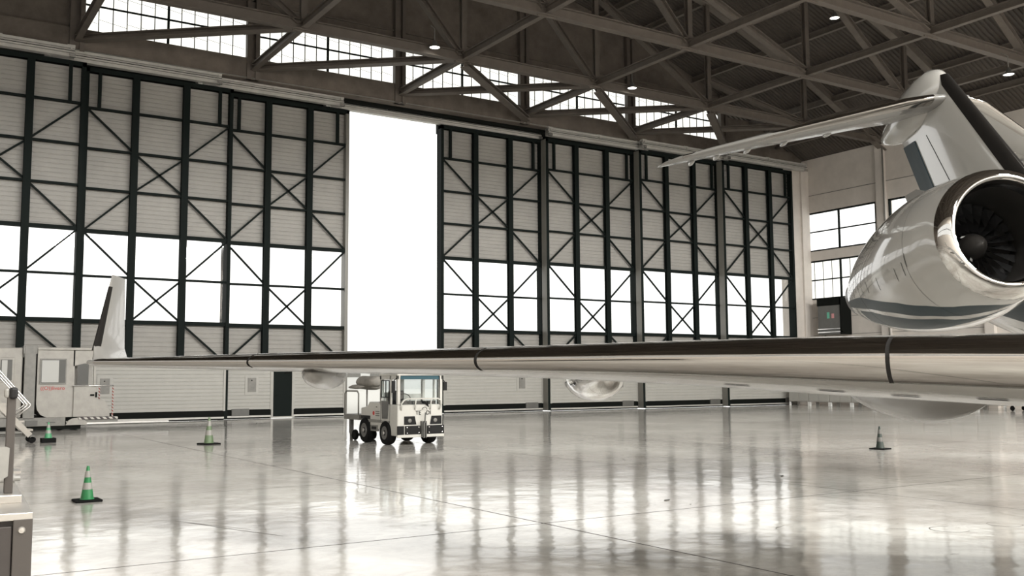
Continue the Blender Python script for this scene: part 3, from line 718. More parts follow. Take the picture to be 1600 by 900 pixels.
# nacelles
C0 = V((-2.392, 20.662, 3.773)); toe, pit = .067, -.091
AX = V((math.sin(toe)*math.cos(pit), math.cos(toe)*math.cos(pit), math.sin(pit)))
S1 = AX.cross(V((0, 0, 1))).normalized(); S2 = S1.cross(AX)
def nrad(a):
    if a < 1.645: return .919+.160*math.sin((a-.24)/1.405*PI/2)
    return 1.079+(.448-1.079)*((a-1.645)/3.318)**1.8
T1 = [(.24, 290), (.56, 252), (1.2, 231), (1.84, 218), (3.28, 201), (4.96, 195)]
T2 = [(.24, 296), (.8, 264), (1.36, 242), (2.16, 227), (3.12, 216), (4.96, 208)]
T3 = [(.24, 298), (.96, 268), (1.44, 245), (2.32, 231), (3.2, 219.5), (4.96, 211)]
T4 = [(.24, 300), (.8, 277), (1.4, 264), (2.24, 256), (3.12, 246), (4.96, 225)]
def nac(sgn):
    fl = lambda p: V((-p.x if sgn > 0 else p.x, p.y, p.z))
    def circ(a, r, ts, drop=0): return [fl(C0+AX*a-V((0, 0, drop))+(S1*math.cos(t)+S2*math.sin(t))*r) for t in ts]
    rings = []; segs = [30, 5, 1, 4, 20]
    for i in range(25):
        a = .24+(4.963-.24)*i/24
        k = [20, interp(T1, a), interp(T2, a), interp(T3, a), interp(T4, a), 380]
        ts = []
        for q in range(5):
            for j in range(segs[q]): ts.append(math.radians(k[q]+(k[q+1]-k[q])*j/segs[q]))
        rings.append(circ(a, nrad(a), ts, .023*min(1, a/1.645)))
    def mi(i, j):
        if 30 <= j < 35 and i > 0: return 1
        if 36 <= j < 40 and 1 < i < 19: return 1
        return 0
    n_ = MB().loft(rings, caps=False, mis=mi).build('nacelle', [M['white'], M['teal']], jet, smooth=True)
    ts = [2*PI*j/72 for j in range(72)]
    prof = [(.245, .921), (.17, .902), (.10, .873), (.045, .833), (.012, .795), (0, .762), (.01, .735), (.04, .712), (.10, .692), (.20, .676), (.26, .672)]
    MB().loft([circ(a, r, ts, 0) for a, r in prof], caps=False).build('inlet_lip', M['chrome'], n_, smooth=True)
    MB().loft([circ(a, r, ts) for a, r in [(.26, .672), (.5, .66), (.9, .67), (1.3, .68), (1.3, .02)]], caps=False).build('inlet_duct', M['duct'], n_, smooth=True, auto=40)
    # fan
    mb = MB()
    for b in range(24):
        t0 = 2*PI*b/24; pts = []
        for r, tw in ((.2, .25), (.35, .2), (.5, .12), (.66, .05)):
            for sgn2 in (-1, 1):
                t = t0+sgn2*.10*(.5 if r < .3 else 1)
                pts.append(fl(C0+AX*(1.10+sgn2*tw*.4)+(S1*math.cos(t)+S2*math.sin(t))*r))
        mb.add(pts, [(0, 1, 3, 2), (2, 3, 5, 4), (4, 5, 7, 6)])
    MB_ = mb.build('fan_blades', M['fan'], n_)
    MB().loft([circ(a, r, ts[::3]) for a, r in [(.72, .005), (.76, .06), (.86, .13), (1.0, .19), (1.12, .215), (1.2, .2)]], caps=False).build('spinner', M['duct'], n_, smooth=True)
    mb = MB()
    for k in range(3):
        t = math.radians(130+k*115); a, r = .97, .185
        p = [fl(C0+AX*(a+da)+(S1*math.cos(t+dt)+S2*math.sin(t+dt))*(r+.006+da*.5)) for da, dt in ((0, 0), (.05, .1), (.07, .35), (.02, .22))]
        mb.add(p, [(0, 1, 2, 3)])
    mb.build('spinner_mark', M['paper'], n_)
    # nozzle
    MB().loft([circ(a, r, ts) for a, r in [(4.9, .46), (5.0, .43), (5.25, .38), (5.25, .36), (4.9, .38)]], caps=False).build('exhaust_nozzle', M['fan'], n_, smooth=True, auto=40)
    # cowl seams
    mb = MB()
    for a in (1.02, 3.25):
        for (d0, d1) in ((60, 290),):
            rs = [circ(a+da, nrad(a)+.002, [math.radians(d0+(d1-d0)*j/40) for j in range(41)], .023*min(1, a/1.645)) for da in (-.003, .003)]
            mb.loft(rs, close=False, caps=False)
    for k, (a, d0) in enumerate(((1.12, 196), (1.36, 198), (2.08, 198), (2.64, 196), (1.0, 190))):
        rs = [circ(a+da, nrad(a)+.003, [math.radians(d0+(j-5)*1.1) for j in range(11)], .02) for da in (-.006, .006)]
        mb.loft(rs, close=False, caps=False)
    mb.build('cowl_seam', M['seam'], n_)
    # strake
    p0 = fl(C0+AX*1.6+(S1*math.cos(1.9)+S2*math.sin(1.9))*1.06); p1 = fl(C0+AX*2.3+(S1*math.cos(1.9)+S2*math.sin(1.9))*1.03)
    up_ = fl(S1*math.cos(1.9)+S2*math.sin(1.9))
    MB().poly([p0, p1, p1+up_*.16, p0.lerp(p1, .4)+up_*.13], V((.012, 0, 0))).build('strake', M['white_shaded'], n_)
    # pylon
    secs = []
    for lat, a0, a1, z in ((1.55, 21.6, 24.6, 3.7), (.85, 21.3, 25.0, 3.55)):
        c = a1-a0; secs.append([V((sgn*lat, a0+c*x, z+.16*gth(x))) for x in XCU]+[V((sgn*lat, a0+c*x, z-.16*gth(x))) for x in XCL])
    MB().loft(secs).build('pylon', M['white'], jet, smooth=True, auto=50)
nac(-1); nac(1)

# fin
def fle(z): return 26.31-(7.83-z)*.966
def fte(z): return 28.25-(6.9-z)*.606
secs = []
for z in (3.6, 4.4, 5.2, 6.0, 6.6, 7.1, 7.5, 7.74):
    a, b = fle(z), fte(z); c = b-a; th = .25-.02*(z-3.6)
    secs.append([V((th*gth(x)*.8, a+c*x, z)) for x in XCU]+[V((-th*gth(x)*.8, a+c*x, z)) for x in XCL])
fin = MB().loft(secs).build('vertical_fin', M['white'], jet, smooth=True, auto=50)
bo = []
for z in (4.3, 5.0, 5.48, 6.1, 6.7, 7.2, 7.55, 7.78):
    a, b = fle(z), fte(z); c = b-a; th = .25-.02*(z-3.6); wd_ = .10 if z < 7.6 else .05
    bo.append([V((d*(th*.8*gth(x)+.006), a+c*x-(.008 if x < .005 else 0)-.0, z)) for x, d in ((wd_, 1), (.05, 1), (.02, 1), (.005, 1), (0, 1), (.005, -1), (.02, -1), (.05, -1), (wd_, -1))])
MB().loft(bo, close=False, caps=False).build('leading_edge_boot', M['boot'], fin, smooth=True)
# rudder tab painted teal
secs = []
for z in (4.6, 6.72):
    b = fte(z); secs.append([V((.035, b-.62, z)), V((.028, b-.35, z)), V((.006, b+.02, z)), V((-.006, b+.02, z)), V((-.028, b-.35, z)), V((-.035, b-.62, z))])
o = MB().loft([[p+V((.055 if p.x > 0.03 else 0.03 if p.x > .02 else 0, 0, 0)) if p.x > 0 else p-V((.055 if p.x < -.03 else .03 if p.x < -.02 else 0, 0, 0)) for p in r] for r in secs]).build('rudder', M['teal'], fin)
o['label'] = 'teal painted rudder strip'
mb = MB()
for x0 in (.60,):
    pts = [V((-(.25-.02*(z-3.6))*.8*gth(x0)-.004, fle(z)+(fte(z)-fle(z))*x0, z)) for z in (4.4, 5.2, 6.0, 6.7)]
    mb.tube(pts, .006, 5)
mb.build('hinge_line', M['seam'], fin)
# bullet
BUL = [(26.32, 7.62, .03, .05), (26.4, 7.61, .14, .22), (26.55, 7.60, .23, .35), (26.8, 7.57, .32, .46), (27.1, 7.48, .38, .52), (27.6, 7.38, .38, .52), (28.1, 7.27, .32, .44), (28.6, 7.17, .22, .28), (29.0, 7.12, .10, .12), (29.15, 7.1, .01, .01)]
rings = [[V((w_*math.cos(t), a, z+h_*math.sin(t))) for t in [2*PI*j/32 for j in range(32)]] for a, z, w_, h_ in BUL]
MB().loft(rings).build('bullet_fairing', M['white'], jet, smooth=True)
# tailplane
for sgn in (-1, 1):
    secs = []
    for s, le, c, z, th in [(.1, 26.12, 1.95, 7.27, .13), (.35, 26.12, 2.1, 7.25, .14), (.8, 26.3, 2.1, 7.21, .14), (2.6, 27.75, 1.5, 7.0, .10), (4.0, 28.87, 1.1, 6.83, .075), (4.6, 29.4, .85, 6.75, .05), (4.85, 29.75, .55, 6.71, .03), (4.92, 30.0, .25, 6.70, .012)]:
        secs.append([V((sgn*s, le+c*x, z+th*gth(x))) for x in XCU]+[V((sgn*s, le+c*x, z-th*gth(x))) for x in XCL])
    tp = MB().loft(secs).build('tailplane', M['white_shaded'], jet, smooth=True, auto=50)
    secs = []
    for s, le, c, z, th in [(.36, 26.12, 2.1, 7.25, .14), (.8, 26.3, 2.1, 7.21, .14), (2.6, 27.75, 1.5, 7.0, .10), (4.55, 29.35, .9, 6.76, .05)]:
        xs_ = [.10, .05, .02, .006, 0]
        secs.append([V((sgn*s, le+c*x-.004, z+th*gth(x)+.004)) for x in xs_]+[V((sgn*s, le+c*x-.004, z-th*gth(x)-.004)) for x in xs_[::-1][1:]])
    MB().loft(secs, close=False, caps=False).build('leading_edge', M['brushed'], tp, smooth=True)
    for s, le, c, z in ((1.6, 26.95, 1.83, 7.12), (2.4, 27.6, 1.56, 7.02), (3.1, 28.15, 1.36, 6.94), (3.7, 28.63, 1.18, 6.87), (4.2, 29.05, 1.0, 6.80)):
        rings = []
        for q in range(9):
            e = math.sin(PI*q/8)**.7 if 0 < q < 8 else .05
            rings.append([V((sgn*s+.05*e*math.cos(t), le+c*.62+.55*q/8, z-.05+.06*e*math.sin(t))) for t in [2*PI*j/12 for j in range(12)]])
        MB().loft(rings).build('hinge_fairing', M['white'], tp, smooth=True)
# landing gear
def wheel(mb, x, y, z, r, wd):
    mb.lathe([(r*.55, -wd/2), (r*.9, -wd/2), (r, -wd*.3), (r, wd*.3), (r*.9, wd/2), (r*.55, wd/2)], (x, y, z), 'X', 24)
for (x, y, ztop) in ((-2.2, 15.6, 1.6), (2.2, 15.6, 1.6), (0, 3.4, 1.8)):
    g = MB().tube([(x, y, ztop), (x, y, .42)], .09, 12).tube([(x-.35, y, .42), (x+.35, y, .42)], .05, 10).build('landing_gear', M['greysteel'], jet, smooth=True, auto=40)
    for sx in (-1, 1):
        mb = MB(); wheel(mb, x+sx*.27, y, .42, .42, .24); wh = mb.build('wheel', M['rubber'], g, smooth=True, auto=40)

# ================================================================== TOW TRACTOR (front faces -y)
tug = thing('tow_tractor', 'white tow tractor with cab and black bumper, parked before the open gap', 'tow tractor', (12.65, 24.4, 0))
hw = .70
# body (local: front at y=0, goes +y)
body = MB()
side = [(0, .26), (0, 1.12), (1.15, 1.12), (1.15, 1.18), (1.85, 1.18), (2.0, 1.05), (2.45, 1.0), (2.45, .55), (2.3, .45), (1.62, .45), (1.45, .40), (.95, .40), (.72, .40), (.62, .26)]
body.poly([(-hw, y, z) for y, z in side], V((2*hw, 0, 0)))
body.build('body', M['tugwhite'], tug, bevel=.03)
MB().box(-hw-.015, .5, .62, -hw+.01, .95, .66).box(-hw-.015, 1.0, .60, -hw+.01, 2.4, .68).box(-hw-.01, 1.25, .35, -hw+.04, 1.75, .52).build('side_step', M['greysteel'], tug)
MB().box(-hw-.02, 1.35, .40, -hw+.02, 1.65, .48).build('step_slot', M['blackplast'], tug)
# wheel arches (dark) and wheels
for (y, r, nm) in ((.72, .33, 'front'), (2.1, .36, 'rear')):
    for sx in (-1, 1):
        mb = MB(); mb.lathe([(r*.62, -.11), (r*.93, -.12), (r, -.08), (r, .08), (r*.93, .12), (r*.62, .11), (r*.55, .05), (r*.55, -.05)], (sx*(hw-.06), y, r), 'X', 28)
        wh = mb.build('wheel', M['rubber'], tug, smooth=True, auto=40)
        MB().lathe([(.02, -.10), (r*.2, -.10), (r*.24, -.115), (r*.52, -.118), (r*.56, -.125), (r*.56, .125), (r*.52, .118), (r*.24, .115), (r*.2, .10), (.02, .10)], (sx*(hw-.06), y, r), 'X', 24).build('hub', M['greydark'], wh, smooth=True, auto=30)
        MB().lathe([(.01, -.03), (.05, -.03), (.05, .03), (.01, .03)], (sx*(hw+.05), y, r), 'X', 12).build('hub_cap', M['alu'], wh)
MB().box(-hw-.005, 1.78, .44, -hw+.05, 2.42, .78).box(hw-.05, 1.78, .44, hw+.005, 2.42, .78).build('wheel_arch', M['blackplast'], tug)
# front details
MB().box(-hw-.02, -.05, .22, hw+.03, .0, .30).build('lower_plate', M['tugwhite'], tug, bevel=.01)
for (a, b) in ((-hw-.02, -.52), (-.48, -.02), (.20, hw+.03)):
    MB().box(a, -.05, .30, b, .0, .54).build('bumper_pad', M['blackplast'], tug, bevel=.012)
mb = MB()
for x in (-.43, -.07, .25, .66):
    for z in (.345, .495): mb.lathe([(.002, -.065), (.014, -.062), (.014, -.05), (.002, -.05)], (x, 0, z), 'Y', 8)
mb.build('bumper_bolt', M['alu'], tug)
for (a, b, s) in ((-.50, -.13, 1), (.30, .66, -1)):
    pts = [(a, -.02, .80), (b, -.02, .80), (b, -.02, .57), (a, -.02, .57)]
    if s > 0: pts[1] = (b-.05, -.02, .80)
    else: pts[0] = (a+.05, -.02, .80)
    h_ = MB().poly(pts, V((0, .03, 0))).build('headlight_bezel', M['blackplast'], tug)
    cx_ = (a+b)/2
    MB().lathe([(.01, -.035), (.055, -.03), (.06, -.015), (.01, -.015)], (cx_-.02, 0, .68), 'Y', 16).build('headlight', M['greysteel'], h_, smooth=True)
# tow coupling
mb = MB().box(.0, -.09, .24, .16, -.0, .66).box(.03, -.14, .2, .07, -.09, .62).box(.11, -.14, .2, .13, -.09, .62)
mb.tube([(.0, -.1, .98), (.03, -.11, 1.03), (.08, -.12, 1.05), (.13, -.11, 1.03), (.16, -.1, .98)], .012, 8)
mb.tube([(.08, -.12, .6), (.1, -.12, .9)], .02, 8)
mb.build('tow_coupling', M['greydark'], tug)
text('TE', .16, M['blackplast'], tug, (-.07, -.02, .84), (PI/2, 0, 0)); text('DI', .16, M['blackplast'], tug, (.25, -.02, .84), (PI/2, 0, 0))
text('SEPT', .045, M['greydark'], tug, (-hw-.004, 1.35, 1.02), (PI/2, 0, -PI/2))
MB().lathe([(.005, 0), (.06, 0), (.06, .006), (.005, .006)], (-hw-.008, 1.55, .86), 'X', 16).build('red_emblem', M['red'], tug)
for i in range(3): MB().box(-hw-.006, 1.16, .90-i*.06, -hw, 1.42, .925-i*.06).build('badge_line', M['greydark'], tug)
# cab: pillars, roof, glass
cz, rz_ = 1.12, 1.97
mb = MB()
mb.box(-hw-.02, -.02, rz_-.05, hw+.02, 1.18, rz_+.01)
for x in (-hw, hw-.09):
    mb.box(x, 0, cz, x+.09, .10, rz_-.03); mb.box(x, 1.05, cz, x+.09, 1.15, rz_-.03)
mb.box(-hw, .42, cz, -hw+.05, .50, rz_-.03); mb.box(hw-.05, .42, cz, hw, .50, rz_-.03)
mb.box(-hw, 1.10, cz, -.30, 1.15, 1.45); mb.box(-.3, 1.10, cz, hw, 1.15, 1.40)
mb.box(-.05, 1.10, cz, .05, 1.15, rz_)
mb.box(-hw, .0, rz_-.16, -hw+.05, 1.15, rz_-.03); mb.box(hw-.05, 0, rz_-.16, hw, 1.15, rz_-.03)
mb.build('cab_frame', M['tugwhite'], tug, bevel=.012)
ws = MB().box(-hw+.1, .03, 1.03, hw-.1, .038, rz_-.05).build('windshield', M['tugglass'], tug)
MB().box(-hw+.1, .022, rz_-.15, hw-.1, .03, rz_-.05).build('sun_band', M['tint'], ws)
mb = MB()
pts = [(-hw+.12, rz_-.04), (hw-.12, rz_-.04), (hw-.08, rz_-.08), (hw-.08, 1.02), (-hw+.08, 1.02), (-hw+.08, rz_-.08)]
mb.tube([(x, .02, z) for x, z in pts], .02, 8, closed=True)
mb.build('windshield_seal', M['blackplast'], ws)
MB().tube([(.0, .0, 1.28), (.12, -.02, 1.16), (.25, -.03, 1.06)], .014, 6).tube([(.1, -.03, 1.20), (.22, -.04, 1.10)], .024, 6).build('wiper', M['blackplast'], ws)
# side windows
sw = MB().box(-hw-.004, .52, 1.32, -hw+.004, 1.04, rz_-.18).build('side_window', M['tugglass'], tug)
mb = MB(); mb.tube([(-hw-.006, .52, 1.32), (-hw-.006, 1.04, 1.32), (-hw-.006, 1.04, rz_-.18), (-hw-.006, .52, rz_-.18)], .016, 6, closed=True); mb.tube([(-hw-.006, .74, 1.32), (-hw-.006, .74, rz_-.18)], .014, 6)
mb.build('window_seal', M['blackplast'], sw)
MB().poly([(-hw-.012, .55, 1.22), (-hw-.012, 1.02, 1.22), (-hw-.012, .98, .72), (-hw-.012, .62, .72)], V((.01, 0, 0))).build('door_window', M['loaderglass'], tug, bevel=0)
MB().box(-hw-.006, .48, .60, -hw+.002, 1.08, .62).box(-hw-.006, .48, .62, -hw+.002, .495, 1.30).box(-hw-.006, 1.07, .62, -hw+.002, 1.085, 1.30).build('door_seam', M['greydark'], tug)
mb = MB().box(-hw-.16, .02, 1.45, -hw-.06, .06, 1.78); mb.tube([(-hw-.1, .04, 1.78), (-hw, .05, 1.86)], .012, 6); mb.build('mirror', M['blackplast'], tug)
mb = MB().box(hw+.06, .02, 1.5, hw+.16, .06, 1.74); mb.tube([(hw+.1, .04, 1.74), (hw, .05, 1.84)], .012, 6); mb.build('mirror', M['blackplast'], tug)
# guard rail in front of the windshield
mb = MB(); z0, z1 = .98, 1.28
mb.tube([(-.60, -.03, z0), (-.62, -.08, 1.15), (-.55, -.09, z1-.04), (-.45, -.09, z1), (.50, -.09, z1), (.60, -.09, z1-.05), (.62, -.08, 1.12), (.58, -.03, z0)], .022, 8)
mb.tube([(-.18, -.09, z1), (-.18, -.03, z0)], .018, 8); mb.tube([(.30, -.09, z1), (.30, -.03, z0)], .018, 8)
mb.build('guard_rail', M['tugwhite'], tug, smooth=True)
# interior
MB().box(-.5, .62, 1.1, -.05, 1.0, 1.22).box(-.5, .9, 1.1, -.05, 1.04, 1.5).build('seat', M['blackplast'], tug, bevel=.03)
MB().box(-.55, .12, 1.1, .55, .3, 1.22).build('dashboard', M['blackplast'], tug)
mb = MB(); mb.tube([(-.28+.17*math.cos(t), .40+.08*math.sin(t), 1.30+.12*math.sin(t)) for t in [2*PI*j/20 for j in range(20)]], .013, 6, closed=True); mb.build('steering_wheel', M['blackplast'], tug)

# towed trolley behind with rolled tarpaulin
tr = thing('towed_trolley', 'grey trolley with a tube rail standing behind the tow tractor', 'trolley', (12.45, 27.15, 0))
MB().box(-.42, .05, .62, .42, 1.15, .78).build('deck', M['greysteel'], tr, bevel=.01)
mb = MB(); mb.tube([(-.40, .1, .78), (-.40, .1, 1.40), (-.40, .2, 1.48), (-.40, 1.0, 1.48), (-.40, 1.12, 1.40), (-.40, 1.12, .78)], .025, 8)
mb.build('tube_rail', M['greysteel'], tr, smooth=True)
mb = MB(); mb.tube([(.1, .6, .78), (.1, .6, 1.53)], .025, 8); mb.build('support_post', M['greysteel'], tr)
for x in (-.3, .3):
    MB().box(x-.05, .78, .2, x+.05, .9, .64).build('leg', M['greydark'], tr)
    mb = MB(); mb.lathe([(.05, -.04), (.14, -.05), (.16, -.02), (.16, .02), (.14, .05), (.05, .04)], (x, .55, .16), 'X', 18)
    mb.build('wheel', M['rubber'], tr, smooth=True, auto=40)
MB().box(-.3, .5, .12, .3, .6, .2).box(-.33, .52, .16, -.27, .9, .22).box(-.33, .77, .16, -.27, .9, .22).box(-.05, .5, .16, .05, .6, .64).build('axle', M['greydark'], tr)
MB().box(-.3, -.26, .60, .3, .1, .66).build('drawbar', M['greydark'], tr)
for x in (-.3, .3): MB().box(x-.035, .8, 0, x+.035, .88, .22).build('foot', M['greydark'], tr)
# lower folded sheet
rings = []
for i in range(9):
    q = i/8; rings.append([V((-.38+.8*q, .55+.46*math.cos(t)*(1 if 0 < i < 8 else .8), 1.50+.07*math.sin(t)*(1 if 0 < i < 8 else .6)+.02*math.sin(6*q))) for t in [2*PI*j/14 for j in range(14)]])
tag(MB().loft(rings).build('folded_sheet', M['tarp'], smooth=True, loc=(12.45, 27.15, .09)), 'pale folded sheet lying over the tube rail of the trolley behind the tow tractor', 'sheet')
rings = []
for i in range(13):
    q = i/12; e = .55 if i in (0, 12) else .9 if i in (1, 11) else 1; rings.append([V((.23*e*math.cos(t)*(1+.06*math.sin(3*t+q*4)), -.62+1.3*q, .0+.17*e*math.sin(t)*(1+.05*math.sin(2*t+q*5)))) for t in [2*PI*j/18 for j in range(18)]])
tag(MB().loft(rings).build('rolled_tarpaulin', M['tarp'], smooth=True, loc=(12.40, 27.2, 1.76)), 'brown rolled tarpaulin resting high behind the tractor cab', 'tarpaulin')

# ================================================================== CONES
def cone(x, y, h, gm, sm, label, base_h=.035, bw=.2, bands=((.30, .50), (.66, .86))):
    t = thing('traffic_cone', label, 'traffic cone', (x, y, 0), random.uniform(-.3, .3), group='traffic cones on the floor')
    r0 = h*.175; rt_ = h*.035
    R = lambda q: r0+(rt_-r0)*q
    z0 = base_h
    mb = MB().box(-bw, -bw, 0, bw, bw, base_h)
    mb.build('base', M['rubber'], t, bevel=.012)
    mb = MB(); pr = [(r0*1.12, z0), (r0*1.02, z0+.015)]
    for i in range(0, 11): pr.append((R(i/10), z0+.015+(h-z0-.015)*i/10))
    pr += [(rt_*.6, h), (rt_*.5, h-.02)]
    mb.lathe(pr, n=28); mb.build('cone_body', gm, t, smooth=True, auto=40)
    for a, b in bands:
        za, zb = z0+(h-z0)*a, z0+(h-z0)*b
        MB().lathe([(R(a)-.004, za), (R(a)+.005, za), (R(b)+.005, zb), (R(b)-.004, zb)], n=28).build('reflective_band', sm, t, smooth=True, auto=40)
    return t
cone(2.70, 16.13, .53, M['green'], M['sleeve'], 'dark green traffic cone with two pale bands, nearest on the left', .035, .19)
cone(4.30, 32.55, .60, M['greenlight'], M['sleeve'], 'bright green traffic cone on a thick black base beside the white loader', .13, .20)
cone(7.98, 28.52, .77, M['greenpale'], M['sleeve'], 'tall faded green and white traffic cone standing alone below the wing', .04, .25)
cone(21.03, 15.74, .57, M['greendark'], M['sleevedark'], 'dark grey green traffic cone under the nacelle on the right', .035, .20)

# ================================================================== LOADER CABIN on the left
ld = thing('passenger_loader', 'long off white cabin vehicle with windows and red lettering, parked before the left door leaves', 'loader', (0, 40.0, 0))
MB().box(1.0, .1, .5, 4.35, 2.2, 3.08).build('rear_cabin', M['loader'], ld, bevel=.05)
w1 = MB().box(3.05, .06, 1.80, 4.08, .12, 2.72).build('window_surround', M['loader'], ld, bevel=.02)
for a, b in ((3.1, 3.52), (3.62, 4.0)): MB().box(a, .04, 1.88, b, .07, 2.64).build('window_glass', M['loaderglass'], w1)
MB().box(3.66, .03, 1.90, 3.84, .045, 2.62).build('blind', M['blind'], w1)
MB().box(4.40, .0, .45, 4.78, 2.0, 3.14).box(4.35, .02, 2.85, 4.82, .1, 3.16).box(4.36, .05, 2.72, 4.40, .1, 3.0).build('corner_mast', M['greysteel'], ld, bevel=.01)
# front cabin with rounded lower corners
pts = [(4.84, 1.0), (4.84, 3.02), (6.05, 3.02), (6.05, .50), (5.2, .50), (5.0, .6), (4.88, .78)]
MB().poly([(x, .05, z) for x, z in pts], V((0, 2.0, 0))).build('front_cabin', M['loader'], ld)
MB().box(4.82, -.02, 3.0, 6.9, 2.1, 3.10).build('cabin_roof', M['loader'], ld, bevel=.02)
f1 = MB().box(4.93, .0, 1.73, 5.83, .06, 2.68).build('window_surround', M['greysteel'], ld)
MB().box(4.97, -.02, 1.78, 5.79, .01, 2.64).build('window_glass', M['loaderglass'], f1)
MB().box(4.98, -.03, 1.80, 5.56, -.015, 2.62).build('blind', M['blind'], f1)
text('((O))livero', .19, M['red'], ld, (5.38, .04, 1.52), (PI/2, 0, 0))
# door section with slanted header
MB().poly([(6.07, .06, 3.0), (6.85, .06, 3.0), (6.85, .06, 2.62), (6.07, .06, 2.40)], V((0, .06, 0))).build('door_header', M['loader'], ld)
MB().box(6.80, .05, .55, 6.88, .15, 3.0).box(6.05, .06, .5, 6.12, .15, 3.0).box(6.07, .9, .5, 6.88, 1.0, 3.0).build('door_post', M['loader'], ld)
MB().box(6.22, .10, 1.70, 6.62, .12, 2.50).build('door_glass', M['loaderglass'], ld)
hd = MB().box(6.1, -.02, .5, 6.90, .05, 1.62).build('half_door', M['loader'], ld, bevel=.01)
MB().box(6.68, -.06, 1.28, 6.82, -.02, 1.34).box(6.86, -.05, 1.22, 6.92, -.02, 1.42).build('latch', M['black'], hd)
MB().poly([(6.9, 0, .5), (7.4, 0, .5), (7.38, 0, .75), (7.28, 0, 1.0), (7.1, 0, 1.15), (6.9, 0, 1.2)], V((0, .06, 0))).build('curved_guard', M['loader'], ld)
mb = MB().tube([(6.05, -.04, 1.66), (7.50, -.04, 1.66)], .025, 8); mb.build('hand_rail', M['alu'], ld, smooth=True)
MB().box(7.46, -.06, .45, 7.51, -.02, 1.64).box(6.98, .0, 1.15, 7.03, .04, 1.66).build('striped_post', M['redwhite'], ld)
MB().box(6.3, -.1, .40, 7.68, .3, .48).build('striped_step', M['blackwhite'], ld)
MB().box(6.4, -.02, .22, 9.6, .4, .28).build('ramp_edge', M['alu'], ld)
MB().box(6.3, 0.0, .28, 7.7, 1.6, .40).build('platform', M['greysteel'], ld)
MB().box(1.0, .0, .18, 5.85, 2.1, .50).build('chassis', M['greysteel'], ld, bevel=.02)
MB().poly([(5.85, -.05, .2), (6.6, -.05, .2), (6.58, -.05, .32), (6.45, -.05, .42), (6.3, -.05, .47), (6.1, -.05, .45), (5.95, -.05, .38)], V((0, .1, 0))).build('wheel_cover', M['loader'], ld)
for x in (1.6, 3.2, 4.6, 5.7):
    mb = MB(); mb.lathe([(.08, -.09), (.2, -.1), (.23, -.06), (.23, .06), (.2, .1), (.08, .09)], (x, .35, .23), 'Y', 20); mb.build('wheel', M['rubber'], ld, smooth=True, auto=40)
MB().box(1.0, .1, .05, 6.4, 1.8, .2).build('shadow_gap', M['black'], ld)  # black box standing in for the shadow under the loader
MB().box(4.5, -.04, .22, 4.9, .0, .40).box(5.2, -.03, .3, 5.5, 0, .34).build('hinge_block', M['greydark'], ld)

# ================================================================== MOBILE STAIRS at left
st = thing('mobile_stairs', 'aluminium mobile stairs with looped handrail and castor, at the left edge', 'mobile stairs', (0, 32.5, 0))
for y in (0, .75):
    MB().bar((3.80, y, .22), (1.0, y, 3.25), .05, .16).build('stringer', M['plate'], st)
    mb = MB().tube([(1.0, y, 4.25), (2.93, y, 2.14), (3.74, y, 1.18), (3.78, y, 1.12), (3.73, y, 1.06), (3.36, y, .74)], .026, 8)
    mb.tube([(1.0, y, 4.15), (2.90, y, 2.07), (3.66, y, 1.17), (3.68, y, 1.12), (3.62, y, 1.06), (3.30, y, .80)], .02, 8)
    mb.build('handrail', M['alu'], st, smooth=True)
    mb = MB().tube([(2.2, y, 2.0), (2.35, y, 2.75)], .02, 8); mb.build('rail_post', M['alu'], st)
    c = MB().box(3.80, y-.03, .14, 3.92, y+.03, .24).build('castor_fork', M['greydark'], st)
    mb = MB(); mb.lathe([(.02, -.03), (.085, -.03), (.1, 0), (.085, .03), (.02, .03)], (3.86, y, .10), 'Y', 18); mb.build('castor_wheel', M['rubber'], c, smooth=True, auto=40)
    MB().box(.1, y-.04, .0, .18, y+.04, 3.2).box(1.0, y-.04, .0, 1.08, y+.04, 3.2).build('leg', M['greysteel'], st)
for i in range(11):
    q = (i+.6)/11.5; x = 3.80-2.8*q; z = .22+3.03*q
    MB().box(x-.02, .02, z-.02, x+.22, .73, z+.03).build('tread', M['plate'], st)
MB().box(.0, -.05, 3.2, 1.1, .8, 3.27).build('platform', M['plate'], st)
MB().box(.0, 0, .3, 3.7, .04, .34).box(.0, .71, .3, 3.7, .75, .34).box(3.66, 0, .2, 3.72, .75, .26).build('base_frame', M['greysteel'], st)

# ================================================================== FOREGROUND CABINET with bracket
cb = thing('steel_cabinet', 'grey brown steel cabinet with round screws, cut by the lower left frame corner', 'cabinet', (.62, 5.1, 0), math.radians(-3.3))
MB().box(-1.5, .02, .1, -.02, 2.15, 1.17).build('body', M['cab'], cb)
MB().box(-1.52, -.01, 1.165, .0, 2.17, 1.2).build('top', M['plate'], cb, bevel=.004)
MB().box(-1.42, -.005, .14, -.085, .03, 1.14).build('front_panel', M['cab'], cb, bevel=.004)
MB().box(-.08, -.012, .1, .0, .03, 1.17).box(-.012, .0, .1, .002, 2.15, 1.17).build('corner_trim', M['cabedge'], cb, bevel=.003)
MB().box(-1.5, -.012, .1, -1.44, .03, 1.17).build('corner_trim', M['cabedge'], cb, bevel=.003)
for (x, z) in ((-.045, 1.12), (-.205, 1.115)):
    MB().lathe([(.002, -.022), (.012, -.02), (.017, -.012), (.017, .0), (.002, 0)], (x, 0, z), 'Y', 18).build('screw', M['plate'], cb, smooth=True, auto=40)
for x in (-1.4, -.1):
    for y in (.1, 2.0): MB().box(x-.04, y-.04, 0, x+.04, y+.04, .1).build('foot', M['rubber'], cb)
pf = thing('support_stand', 'steel post with black clamp and base plate standing on the cabinet', 'stand', (.56, 5.75, 1.2), math.radians(-3.3))
MB().box(-1.2, -.22, .0, .07, .60, .03).box(-1.2, -.23, .0, .072, -.20, .04).build('base_plate', M['plate'], pf, bevel=.004)
